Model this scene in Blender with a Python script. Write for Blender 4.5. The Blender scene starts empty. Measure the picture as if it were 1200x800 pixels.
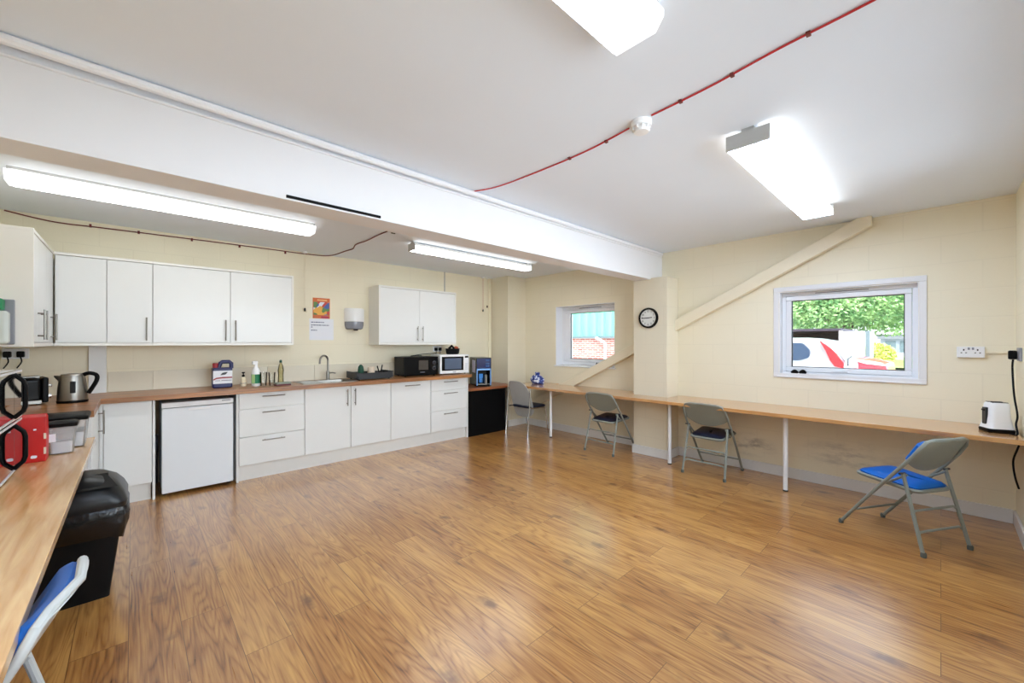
import bpy, bmesh, math, random
from mathutils import Vector, Matrix
random.seed(7)
sc = bpy.context.scene
COL = sc.collection
PI = math.pi

# ------------------------------------------------------------------ materials
def srgb(r, g, b):
    def f(c):
        c /= 255.0
        return c / 12.92 if c <= 0.04045 else ((c + 0.055) / 1.055) ** 2.4
    return (f(r), f(g), f(b), 1.0)

def new_mat(name):
    m = bpy.data.materials.new(name); m.use_nodes = True
    nt = m.node_tree; nt.nodes.clear()
    out = nt.nodes.new('ShaderNodeOutputMaterial')
    b = nt.nodes.new('ShaderNodeBsdfPrincipled')
    nt.links.new(b.outputs[0], out.inputs[0])
    return m, nt, b, out

def plain(name, col, rough=0.5, metal=0.0, noise=0.06, scale=9.0, spec=0.5, bump=0.0, coat=0.0):
    m, nt, b, out = new_mat(name)
    N, L = nt.nodes, nt.links
    b.inputs['Roughness'].default_value = rough
    b.inputs['Metallic'].default_value = metal
    b.inputs['Specular IOR Level'].default_value = spec
    b.inputs['Coat Weight'].default_value = coat
    tc = N.new('ShaderNodeTexCoord'); nz = N.new('ShaderNodeTexNoise')
    nz.inputs['Scale'].default_value = scale; nz.inputs['Detail'].default_value = 3
    L.new(tc.outputs['Object'], nz.inputs['Vector'])
    mx = N.new('ShaderNodeMix'); mx.data_type = 'RGBA'
    mx.inputs[6].default_value = tuple(c * (1 - noise) for c in col[:3]) + (1,)
    mx.inputs[7].default_value = tuple(min(1, c * (1 + noise)) for c in col[:3]) + (1,)
    L.new(nz.outputs['Fac'], mx.inputs[0]); L.new(mx.outputs[2], b.inputs['Base Color'])
    if bump:
        bp = N.new('ShaderNodeBump'); bp.inputs['Strength'].default_value = bump
        bp.inputs['Distance'].default_value = 0.01
        L.new(nz.outputs['Fac'], bp.inputs['Height']); L.new(bp.outputs[0], b.inputs['Normal'])
    return m

def emit(name, col, strength):
    m = bpy.data.materials.new(name); m.use_nodes = True
    nt = m.node_tree; nt.nodes.clear()
    out = nt.nodes.new('ShaderNodeOutputMaterial'); e = nt.nodes.new('ShaderNodeEmission')
    e.inputs[0].default_value = col; e.inputs[1].default_value = strength
    nt.links.new(e.outputs[0], out.inputs[0])
    return m

def glass(name, tint=(1, 1, 1, 1), refl=0.06, rough=0.0):
    m = bpy.data.materials.new(name); m.use_nodes = True
    nt = m.node_tree; nt.nodes.clear(); N, L = nt.nodes, nt.links
    out = N.new('ShaderNodeOutputMaterial'); t = N.new('ShaderNodeBsdfTransparent'); g = N.new('ShaderNodeBsdfGlossy')
    t.inputs[0].default_value = tint; g.inputs['Roughness'].default_value = rough
    mx = N.new('ShaderNodeMixShader'); fr = N.new('ShaderNodeFresnel'); fr.inputs[0].default_value = 1.45
    L.new(fr.outputs[0], mx.inputs[0]); L.new(t.outputs[0], mx.inputs[1]); L.new(g.outputs[0], mx.inputs[2])
    L.new(mx.outputs[0], out.inputs[0])
    return m

def wood_floor():
    m, nt, b, out = new_mat('oak laminate floor')
    N, L = nt.nodes, nt.links
    def math_(op, a=None, b_=None):
        n = N.new('ShaderNodeMath'); n.operation = op
        for i, v in ((0, a), (1, b_)):
            if v is None: continue
            if isinstance(v, (int, float)): n.inputs[i].default_value = v
            else: L.new(v, n.inputs[i])
        return n.outputs[0]
    tc = N.new('ShaderNodeTexCoord'); sp = N.new('ShaderNodeSeparateXYZ'); L.new(tc.outputs['Object'], sp.inputs[0])
    cb = N.new('ShaderNodeCombineXYZ')
    L.new(sp.outputs['Y'], cb.inputs['X']); L.new(math_('ADD', sp.outputs['X'], 0.015), cb.inputs['Y'])
    br = N.new('ShaderNodeTexBrick'); L.new(cb.outputs[0], br.inputs['Vector'])
    br.inputs['Color1'].default_value = (0, 0, 0, 1); br.inputs['Color2'].default_value = (1, 1, 1, 1)
    br.inputs['Mortar'].default_value = (0.5, 0.5, 0.5, 1)
    br.inputs['Scale'].default_value = 1.0; br.inputs['Mortar Size'].default_value = 0.0016
    br.inputs['Mortar Smooth'].default_value = 0.3
    br.inputs['Brick Width'].default_value = 1.28; br.inputs['Row Height'].default_value = 0.187
    br.offset = 0.37; br.offset_frequency = 2
    rnd = N.new('ShaderNodeSeparateColor'); L.new(br.outputs['Color'], rnd.inputs[0]); r = rnd.outputs[0]
    # grain coordinates: long along Y, shifted plank by plank
    gx = math_('MULTIPLY', sp.outputs['X'], 1.0)
    gc = N.new('ShaderNodeCombineXYZ')
    L.new(math_('ADD', math_('MULTIPLY', sp.outputs['X'], 7.0), math_('MULTIPLY', r, 37.0)), gc.inputs['X'])
    L.new(math_('ADD', math_('MULTIPLY', sp.outputs['Y'], 0.62), math_('MULTIPLY', r, 91.0)), gc.inputs['Y'])
    # big figure
    n1 = N.new('ShaderNodeTexNoise'); n1.inputs['Scale'].default_value = 0.8; n1.inputs['Detail'].default_value = 2
    L.new(gc.outputs[0], n1.inputs['Vector'])
    # contour rings of the figure = cathedral grain
    ring = math_('SINE', math_('MULTIPLY', n1.outputs['Fac'], 150.0))
    ring = math_('POWER', math_('MULTIPLY', math_('ADD', ring, 1.0), 0.5), 0.45)
    # fine pores
    fc = N.new('ShaderNodeCombineXYZ')
    L.new(math_('MULTIPLY', sp.outputs['X'], 120.0), fc.inputs['X'])
    L.new(math_('ADD', math_('MULTIPLY', sp.outputs['Y'], 5.0), math_('MULTIPLY', r, 50.0)), fc.inputs['Y'])
    n2 = N.new('ShaderNodeTexNoise'); n2.inputs['Scale'].default_value = 1.0; n2.inputs['Detail'].default_value = 3
    L.new(fc.outputs[0], n2.inputs['Vector'])
    # knots
    kc = N.new('ShaderNodeCombineXYZ')
    L.new(math_('ADD', math_('MULTIPLY', sp.outputs['X'], 5.2), math_('MULTIPLY', r, 13.0)), kc.inputs['X'])
    L.new(math_('ADD', math_('MULTIPLY', sp.outputs['Y'], 2.6), math_('MULTIPLY', r, 29.0)), kc.inputs['Y'])
    vo = N.new('ShaderNodeTexVoronoi'); vo.inputs['Scale'].default_value = 1.0
    L.new(kc.outputs[0], vo.inputs['Vector'])
    nk = N.new('ShaderNodeTexNoise'); nk.inputs['Scale'].default_value = 14; L.new(tc.outputs['Object'], nk.inputs['Vector'])
    kd = math_('ADD', vo.outputs['Distance'], math_('MULTIPLY', math_('SUBTRACT', nk.outputs['Fac'], 0.5), 0.34))
    mr = N.new('ShaderNodeMapRange'); mr.inputs[1].default_value = 0.04; mr.inputs[2].default_value = 0.21
    mr.inputs[3].default_value = 1.0; mr.inputs[4].default_value = 0.0; L.new(kd, mr.inputs[0])
    # blotches
    n3 = N.new('ShaderNodeTexNoise'); n3.inputs['Scale'].default_value = 2.6; n3.inputs['Detail'].default_value = 3
    L.new(gc.outputs[0], n3.inputs['Vector'])
    # total tone
    t = math_('MULTIPLY', ring, 0.20)
    t = math_('ADD', t, math_('MULTIPLY', n2.outputs['Fac'], 0.55))
    t = math_('ADD', t, math_('MULTIPLY', n3.outputs['Fac'], 0.58))
    t = math_('ADD', t, math_('MULTIPLY', r, 0.20))
    ramp = N.new('ShaderNodeValToRGB'); L.new(math_('SUBTRACT', math_('MULTIPLY', t, 1.0), 0.15), ramp.inputs[0])
    e = ramp.color_ramp.elements
    e[0].position = 0.24; e[0].color = srgb(84, 46, 18)
    e[1].position = 0.88; e[1].color = srgb(202, 152, 84)
    x = e.new(0.5); x.color = srgb(156, 102, 48)
    mk = N.new('ShaderNodeMix'); mk.data_type = 'RGBA'; mk.inputs[7].default_value = srgb(98, 58, 34)
    L.new(math_('MULTIPLY', mr.outputs[0], 0.8), mk.inputs[0]); L.new(ramp.outputs[0], mk.inputs[6])
    mm = N.new('ShaderNodeMix'); mm.data_type = 'RGBA'; mm.inputs[7].default_value = srgb(84, 52, 28)
    L.new(math_('MULTIPLY', br.outputs['Fac'], 0.75), mm.inputs[0]); L.new(mk.outputs[2], mm.inputs[6])
    L.new(mm.outputs[2], b.inputs['Base Color'])
    rr = math_('ADD', math_('MULTIPLY', n2.outputs['Fac'], 0.12), 0.24)
    L.new(rr, b.inputs['Roughness'])
    b.inputs['Specular IOR Level'].default_value = 0.5
    b.inputs['Coat Weight'].default_value = 1.0; b.inputs['Coat Roughness'].default_value = 0.25; b.inputs['Coat IOR'].default_value = 1.58
    bp = N.new('ShaderNodeBump'); bp.inputs['Strength'].default_value = 0.12; bp.inputs['Distance'].default_value = 0.004
    L.new(math_('SUBTRACT', n2.outputs['Fac'], math_('MULTIPLY', br.outputs['Fac'], 1.0)), bp.inputs['Height'])
    L.new(bp.outputs[0], b.inputs['Normal'])
    return m

def wood_top(name, dark, light, axis='X', rough=0.35):
    m, nt, b, out = new_mat(name)
    N, L = nt.nodes, nt.links
    tc = N.new('ShaderNodeTexCoord'); mp = N.new('ShaderNodeMapping')
    mp.inputs['Scale'].default_value = (2.0, 26, 26) if axis == 'X' else (26, 2.0, 26)
    L.new(tc.outputs['Object'], mp.inputs['Vector'])
    n = N.new('ShaderNodeTexNoise'); n.inputs['Scale'].default_value = 1.2; n.inputs['Detail'].default_value = 5
    n.inputs['Distortion'].default_value = 0.6
    L.new(mp.outputs[0], n.inputs['Vector'])
    r = N.new('ShaderNodeValToRGB'); L.new(n.outputs['Fac'], r.inputs[0])
    r.color_ramp.elements[0].position = 0.3; r.color_ramp.elements[0].color = dark
    r.color_ramp.elements[1].position = 0.72; r.color_ramp.elements[1].color = light
    L.new(r.outputs[0], b.inputs['Base Color']); b.inputs['Roughness'].default_value = rough; b.inputs['Specular IOR Level'].default_value = 0.9
    b.inputs['Coat Weight'].default_value = 0.6 if axis == 'Y' else 0.0; b.inputs['Coat Roughness'].default_value = 0.15
    return m

def block_wall(name, col, axis, stains=None):
    """painted concrete blockwork; axis = the wall's horizontal axis"""
    m, nt, b, out = new_mat(name)
    N, L = nt.nodes, nt.links
    tc = N.new('ShaderNodeTexCoord'); sp = N.new('ShaderNodeSeparateXYZ'); L.new(tc.outputs['Object'], sp.inputs[0])
    cb = N.new('ShaderNodeCombineXYZ'); L.new(sp.outputs[axis], cb.inputs['X']); L.new(sp.outputs['Z'], cb.inputs['Y'])
    br = N.new('ShaderNodeTexBrick'); L.new(cb.outputs[0], br.inputs['Vector'])
    br.inputs['Scale'].default_value = 1; br.inputs['Brick Width'].default_value = 0.45; br.inputs['Row Height'].default_value = 0.225
    br.inputs['Mortar Size'].default_value = 0.006; br.inputs['Mortar Smooth'].default_value = 0.6
    n = N.new('ShaderNodeTexNoise'); n.inputs['Scale'].default_value = 1.3; n.inputs['Detail'].default_value = 4
    L.new(tc.outputs['Object'], n.inputs['Vector'])
    mx = N.new('ShaderNodeMix'); mx.data_type = 'RGBA'
    mx.inputs[6].default_value = tuple(c * 0.94 for c in col[:3]) + (1,); mx.inputs[7].default_value = tuple(min(1, c * 1.05) for c in col[:3]) + (1,)
    L.new(n.outputs['Fac'], mx.inputs[0])
    mj = N.new('ShaderNodeMix'); mj.data_type = 'RGBA'; mj.inputs[7].default_value = tuple(c * 0.965 for c in col[:3]) + (1,)
    L.new(br.outputs['Fac'], mj.inputs[0]); L.new(mx.outputs[2], mj.inputs[6])
    last = mj.outputs[2]
    if stains:
        ns = N.new('ShaderNodeTexNoise'); ns.inputs['Scale'].default_value = 7; ns.inputs['Detail'].default_value = 6
        ns.inputs['Roughness'].default_value = 0.7
        mp = N.new('ShaderNodeMapping'); mp.inputs['Scale'].default_value = (1, 0.45, 1.3)
        L.new(tc.outputs['Object'], mp.inputs[0]); L.new(mp.outputs[0], ns.inputs['Vector'])
        for (cy, cz, ry, rz, amt) in stains:
            d1 = N.new('ShaderNodeVectorMath'); d1.operation = 'SUBTRACT'; L.new(tc.outputs['Object'], d1.inputs[0])
            d1.inputs[1].default_value = (0, cy, cz)
            d2 = N.new('ShaderNodeVectorMath'); d2.operation = 'MULTIPLY'; L.new(d1.outputs[0], d2.inputs[0])
            d2.inputs[1].default_value = (0, 1 / ry, 1 / rz)
            d3 = N.new('ShaderNodeVectorMath'); d3.operation = 'LENGTH'; L.new(d2.outputs[0], d3.inputs[0])
            mr = N.new('ShaderNodeMapRange'); mr.inputs[1].default_value = 1.0; mr.inputs[2].default_value = 0.1
            mr.inputs[3].default_value = 0; mr.inputs[4].default_value = 1; L.new(d3.outputs['Value'], mr.inputs[0])
            mr2 = N.new('ShaderNodeMapRange'); mr2.inputs[1].default_value = 0.44; mr2.inputs[2].default_value = 0.62
            L.new(ns.outputs['Fac'], mr2.inputs[0])
            mu = N.new('ShaderNodeMath'); mu.operation = 'MULTIPLY'; L.new(mr.outputs[0], mu.inputs[0]); L.new(mr2.outputs[0], mu.inputs[1])
            mu2 = N.new('ShaderNodeMath'); mu2.operation = 'MULTIPLY'; L.new(mu.outputs[0], mu2.inputs[0]); mu2.inputs[1].default_value = amt
            ms = N.new('ShaderNodeMix'); ms.data_type = 'RGBA'; ms.inputs[7].default_value = srgb(112, 104, 94)
            L.new(mu2.outputs[0], ms.inputs[0]); L.new(last, ms.inputs[6]); last = ms.outputs[2]
    L.new(last, b.inputs['Base Color']); b.inputs['Roughness'].default_value = 0.55
    b.inputs['Specular IOR Level'].default_value = 0.3
    bp = N.new('ShaderNodeBump'); bp.inputs['Strength'].default_value = 0.14; bp.inputs['Distance'].default_value = 0.004
    ad = N.new('ShaderNodeMath'); ad.operation = 'MULTIPLY_ADD'; L.new(br.outputs['Fac'], ad.inputs[0]); ad.inputs[1].default_value = -1.0
    nf = N.new('ShaderNodeTexNoise'); nf.inputs['Scale'].default_value = 60; L.new(tc.outputs['Object'], nf.inputs['Vector'])
    L.new(nf.outputs['Fac'], ad.inputs[2]); L.new(ad.outputs[0], bp.inputs['Height']); L.new(bp.outputs[0], b.inputs['Normal'])
    return m

def brick_mat():
    m, nt, b, out = new_mat('red facing brick')
    N, L = nt.nodes, nt.links
    tc = N.new('ShaderNodeTexCoord'); sp = N.new('ShaderNodeSeparateXYZ'); L.new(tc.outputs['Object'], sp.inputs[0])
    cb = N.new('ShaderNodeCombineXYZ'); L.new(sp.outputs['Y'], cb.inputs['X']); L.new(sp.outputs['Z'], cb.inputs['Y'])
    br = N.new('ShaderNodeTexBrick'); L.new(cb.outputs[0], br.inputs['Vector'])
    br.inputs['Scale'].default_value = 1; br.inputs['Brick Width'].default_value = 0.225; br.inputs['Row Height'].default_value = 0.075
    br.inputs['Mortar Size'].default_value = 0.010
    br.inputs['Color1'].default_value = srgb(176, 96, 84); br.inputs['Color2'].default_value = srgb(206, 138, 122); br.inputs['Mortar'].default_value = srgb(222, 206, 196)
    L.new(br.outputs['Color'], b.inputs['Base Color']); b.inputs['Roughness'].default_value = 0.9
    return m

def leaf_mat(name, c1, c2, scale=3.0):
    m, nt, b, out = new_mat(name)
    N, L = nt.nodes, nt.links
    tc = N.new('ShaderNodeTexCoord'); n = N.new('ShaderNodeTexNoise'); n.inputs['Scale'].default_value = scale; n.inputs['Detail'].default_value = 5
    L.new(tc.outputs['Object'], n.inputs['Vector'])
    r = N.new('ShaderNodeValToRGB'); L.new(n.outputs['Fac'], r.inputs[0])
    r.color_ramp.elements[0].position = 0.38; r.color_ramp.elements[0].color = c1
    r.color_ramp.elements[1].position = 0.62; r.color_ramp.elements[1].color = c2
    L.new(r.outputs[0], b.inputs['Base Color']); b.inputs['Roughness'].default_value = 0.8
    return m

def poster_mat():
    """generic food-hygiene style notice: orange border, coloured round blobs"""
    m, nt, b, out = new_mat('printed poster picture')
    N, L = nt.nodes, nt.links
    tc = N.new('ShaderNodeTexCoord'); v = N.new('ShaderNodeTexVoronoi'); v.inputs['Scale'].default_value = 17
    L.new(tc.outputs['Object'], v.inputs['Vector'])
    sc_ = N.new('ShaderNodeSeparateColor'); L.new(v.outputs['Color'], sc_.inputs[0])
    r = N.new('ShaderNodeValToRGB'); r.color_ramp.interpolation = 'CONSTANT'; L.new(sc_.outputs[0], r.inputs[0])
    cols = [srgb(60, 92, 160), srgb(222, 226, 236), srgb(88, 128, 60), srgb(196, 56, 50), srgb(232, 170, 62), srgb(70, 110, 180)]
    e = r.color_ramp.elements; e[0].position = 0; e[0].color = cols[0]; e[1].position = 0.17; e[1].color = cols[1]
    for i in range(2, 6):
        k = e.new(i * 0.165); k.color = cols[i]
    L.new(r.outputs[0], b.inputs['Base Color']); b.inputs['Roughness'].default_value = 0.4
    return m

def bag_mat():
    m, nt, b, out = new_mat('blue and white printed film')
    N, L = nt.nodes, nt.links
    tc = N.new('ShaderNodeTexCoord'); v = N.new('ShaderNodeTexNoise'); v.inputs['Scale'].default_value = 26; v.inputs['Detail'].default_value = 2
    L.new(tc.outputs['Object'], v.inputs['Vector'])
    r = N.new('ShaderNodeValToRGB'); L.new(v.outputs['Fac'], r.inputs[0]); r.color_ramp.interpolation = 'CONSTANT'
    e = r.color_ramp.elements; e[0].position = 0; e[0].color = srgb(24, 48, 128); e[1].position = 0.52; e[1].color = srgb(60, 100, 190)
    k = e.new(0.58); k.color = srgb(226, 230, 240)
    L.new(r.outputs[0], b.inputs['Base Color']); b.inputs['Roughness'].default_value = 0.35
    return m

CREAM = srgb(238, 230, 206)
M = {}
M['floor'] = wood_floor()
M['wall_x'] = block_wall('cream painted blockwork', CREAM, 'X')
M['wall_y'] = block_wall('cream painted blockwork, scuffed', CREAM, 'Y', [(1.40, 0.27, 0.26, 0.14, 0.75), (0.58, 0.31, 0.42, 0.17, 0.55), (0.10, 0.36, 0.2, 0.1, 0.3)])
M['pier'] = block_wall('cream painted pier', srgb(228, 220, 198), 'Y')
M['ceiling'] = plain('white ceiling paint', srgb(230, 238, 248), 0.75, noise=0.02, scale=1.5, spec=0.2)
M['beam'] = plain('bright white beam paint', srgb(233, 234, 238), 0.5, noise=0.01, spec=0.3)
M['skirt'] = plain('grey white skirting paint', srgb(226, 225, 222), 0.5, noise=0.06, scale=5)
M['brace'] = plain('cream gloss steel paint', srgb(236, 226, 200), 0.4, noise=0.03)
M['white'] = plain('white melamine', srgb(228, 230, 229), 0.28, noise=0.01)
M['carcass'] = plain('off white carcass board', srgb(236, 235, 230), 0.4, noise=0.01)
M['plinth'] = plain('white plinth board', srgb(226, 226, 222), 0.4, noise=0.02)
M['upstand'] = plain('pale grey splashback panel', srgb(224, 216, 196), 0.22, noise=0.02)
M['worktop'] = wood_top('oak block worktop', srgb(112, 66, 32), srgb(186, 128, 74), 'X', 0.32)
M['worktop_y'] = wood_top('oak desk laminate', srgb(172, 120, 72), srgb(220, 168, 106), 'Y', 0.2)
M['worktop_l'] = wood_top('pale oak counter laminate', srgb(204, 150, 88), srgb(244, 204, 146), 'Y', 0.25)
M['steel'] = plain('brushed steel', srgb(150, 147, 141), 0.36, 1.0, noise=0.08, scale=30)
M['nickel'] = plain('satin nickel handle', srgb(150, 147, 140), 0.33, 1.0, noise=0.05)
M['chrome'] = plain('chrome', srgb(200, 200, 200), 0.12, 1.0, noise=0.02)
M['black'] = plain('black plastic', srgb(8, 8, 9), 0.45, noise=0.1, spec=0.15)
M['blackgloss'] = plain('glossy black', srgb(6, 6, 8), 0.2, noise=0.05, spec=0.2)
M['rubber'] = plain('black rubber', srgb(30, 30, 30), 0.7)
M['darkgrey'] = plain('dark grey plastic', srgb(34, 36, 40), 0.45)
M['mirrorglass'] = plain('dark mirror oven glass', srgb(14, 14, 16), 0.03, noise=0.02, coat=1.0, spec=1.0)
M['cabblack'] = plain('matt black board', srgb(5, 5, 6), 0.7, spec=0.15)
M['whitepl'] = plain('white plastic', srgb(238, 239, 240), 0.3, noise=0.01)
M['fridge'] = plain('cool white enamel', srgb(226, 231, 236), 0.25, noise=0.01)
M['greypl'] = plain('mid grey plastic', srgb(140, 142, 150), 0.35)
M['smoke'] = plain('smoky grey translucent plastic', srgb(138, 140, 150), 0.15, noise=0.15)
M['red'] = plain('red print', srgb(196, 20, 16), 0.4)
M['redcap'] = plain('dark red cap', srgb(150, 36, 46), 0.4)
M['redcable'] = plain('red fire cable', srgb(186, 34, 40), 0.5)
M['dkred'] = plain('maroon cable', srgb(112, 40, 34), 0.55)
M['navy'] = plain('navy vinyl', srgb(22, 28, 48), 0.42, noise=0.1)
M['blue'] = plain('royal blue vinyl', srgb(4, 92, 178), 0.42, noise=0.06, spec=0.25)
M['bluejug'] = plain('deep blue plastic', srgb(20, 24, 82), 0.35)
M['chairgrey'] = plain('grey enamelled steel', srgb(132, 137, 129), 0.35, noise=0.05)
M['footgrey'] = plain('grey rubber foot', srgb(84, 88, 84), 0.6)
M['chairgrey_lit'] = plain('grey enamelled steel with lit tone', srgb(196, 200, 198), 0.35, noise=0.05)  # same grey steel as the other chairs, lightened to stand in for nearby light
M['shell'] = plain('light grey plastic shell', srgb(172, 174, 174), 0.45)
M['green'] = plain('green plastic', srgb(14, 140, 84), 0.35)
M['dkgreen'] = plain('dark green scourer', srgb(16, 72, 54), 0.6)
M['pale'] = plain('translucent pale plastic', srgb(206, 214, 210), 0.2)
M['clear'] = glass('clear tumbler glass', (0.97, 0.975, 0.97, 1))
M['olive'] = glass('olive green glass', (0.80, 0.77, 0.58, 1))
M['tub'] = glass('clear tub plastic', (0.97, 0.97, 0.97, 1), rough=0.1)
_nt = M['tub'].node_tree; _df = _nt.nodes.new('ShaderNodeBsdfDiffuse'); _df.inputs[0].default_value = (.85, .85, .86, 1)
_mx = _nt.nodes.new('ShaderNodeMixShader'); _mx.inputs[0].default_value = 0.2
_o = [n for n in _nt.nodes if n.type == 'OUTPUT_MATERIAL'][0]; _src = _o.inputs[0].links[0].from_socket
_nt.links.new(_src, _mx.inputs[1]); _nt.links.new(_df.outputs[0], _mx.inputs[2]); _nt.links.new(_mx.outputs[0], _o.inputs[0])
M['winglass'] = glass('window glass', (0.97, 0.99, 0.98, 1))
M['upvc'] = plain('white upvc', srgb(238, 240, 244), 0.25, noise=0.01)
M['winframe_trim'] = plain('white painted casing', srgb(228, 228, 230), 0.4, noise=0.01)
M['gasket'] = plain('black gasket', srgb(40, 44, 50), 0.6)
M['paper'] = plain('white paper', srgb(232, 234, 240), 0.7, noise=0.01)
M['ink'] = plain('printed ink', srgb(92, 96, 128), 0.7)
M['poster'] = poster_mat()
M['orange'] = plain('orange print', srgb(206, 104, 48), 0.5)
M['bagprint'] = bag_mat()
M['binbag'] = plain('black bin liner', srgb(10, 11, 13), 0.25, noise=0.2, scale=20, bump=0.6)
M['binbody'] = plain('black bin plastic', srgb(6, 6, 7), 0.5, spec=0.2)
M['binlid'] = plain('black satin bin lid', srgb(18, 20, 22), 0.33, spec=0.4)
M['cream_label'] = plain('cream label', srgb(238, 226, 196), 0.5)
M['greenlabel'] = plain('green label', srgb(30, 124, 84), 0.5)
M['limelabel'] = plain('lime label', srgb(170, 206, 140), 0.5)
M['sponge'] = plain('grey green sponge', srgb(150, 158, 144), 0.9, bump=0.4, scale=40)
M['pad'] = plain('maroon scouring pad', srgb(104, 62, 70), 0.9)
M['contents'] = plain('white powder', srgb(236, 236, 238), 0.8)
M['terracotta'] = plain('orange brown fruit', srgb(176, 82, 48), 0.5)
M['pinkcream'] = plain('peach china', srgb(226, 206, 184), 0.3)
M['lcd'] = plain('blue black screen glass', srgb(24, 40, 92), 0.08, coat=0.6)
M['bluelit'] = emit('blue lit panel', srgb(70, 130, 200), 0.55)
M['clockface'] = plain('clock face', srgb(226, 228, 224), 0.4, noise=0.01)
M['louvre'] = plain('grey painted end plate', srgb(186, 188, 188), 0.4, noise=0.02)
LAMPC = (0.83, 1.0, 1.28, 1)
M['lamp_kitchen'] = emit('lit diffuser over the kitchen', (0.97, 1.0, 1.0, 1), 5.0)
M['lamp_corner'] = emit('lit diffuser near the corner', (0.95, 1.0, 1.05, 1), 9)
M['lamp_main'] = emit('lit diffuser of the front lights', LAMPC, 15)
M['lamp_side'] = emit('diffuser side', (1.0, 0.99, 0.95, 1), 2.3)
M['lamp_dim'] = emit('faint diffuser side', (1, 1, 1, 1), 0.8)
M['lamp_end'] = emit('dimly lit diffuser end', (1.0, 0.99, 0.96, 1), 0.9)
# outdoors
M['brick'] = brick_mat()
M['cladding'] = plain('mint green steel cladding', srgb(128, 206, 172), 0.5, noise=0.04)
M['gutter'] = plain('grey gutter', srgb(104, 122, 126), 0.5)
M['outwhite'] = plain('white outdoor plastic', srgb(196, 200, 204), 0.4)
M['carwhite'] = plain('white car paint', srgb(192, 196, 206), 0.2, noise=0.01, coat=0.5)
M['carred'] = plain('red car paint', srgb(214, 60, 74), 0.2, noise=0.02, coat=0.6)
M['carglass'] = plain('dark car glass', srgb(40, 62, 92), 0.06)
M['carglass_sky'] = plain('tailgate glass with sky reflection colour', srgb(206, 214, 222), 0.05)  # white sky reflection put into the glass colour
M['taillight'] = plain('red tail light', srgb(206, 26, 44), 0.15)
M['trailer'] = plain('dark trailer inside', srgb(56, 50, 62), 0.7)
M['trailerred'] = plain('red boxes', srgb(120, 46, 60), 0.7)
M['leaf'] = leaf_mat('bright green leaves', srgb(92, 140, 84), srgb(186, 216, 146), 2.2)
M['leafbush'] = leaf_mat('yellow green hedge', srgb(150, 170, 70), srgb(222, 222, 120), 4)
M['trunk'] = plain('bark', srgb(92, 80, 70), 0.9)
M['tarmac'] = plain('pale tarmac', srgb(188, 190, 190), 0.9)
M['grass'] = leaf_mat('mown grass', srgb(150, 190, 100), srgb(200, 220, 150), 1.0)
M['rooftile'] = plain('pale grey roof', srgb(206, 202, 200), 0.8)
M['garage'] = plain('blue grey boarding', srgb(150, 160, 168), 0.7)
M['fascia'] = plain('grey fascia', srgb(118, 122, 126), 0.6)

# ------------------------------------------------------------------ geometry helpers
ORIGIN = {}
def root_of(o):
    while o.parent: o = o.parent
    return o

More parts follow.
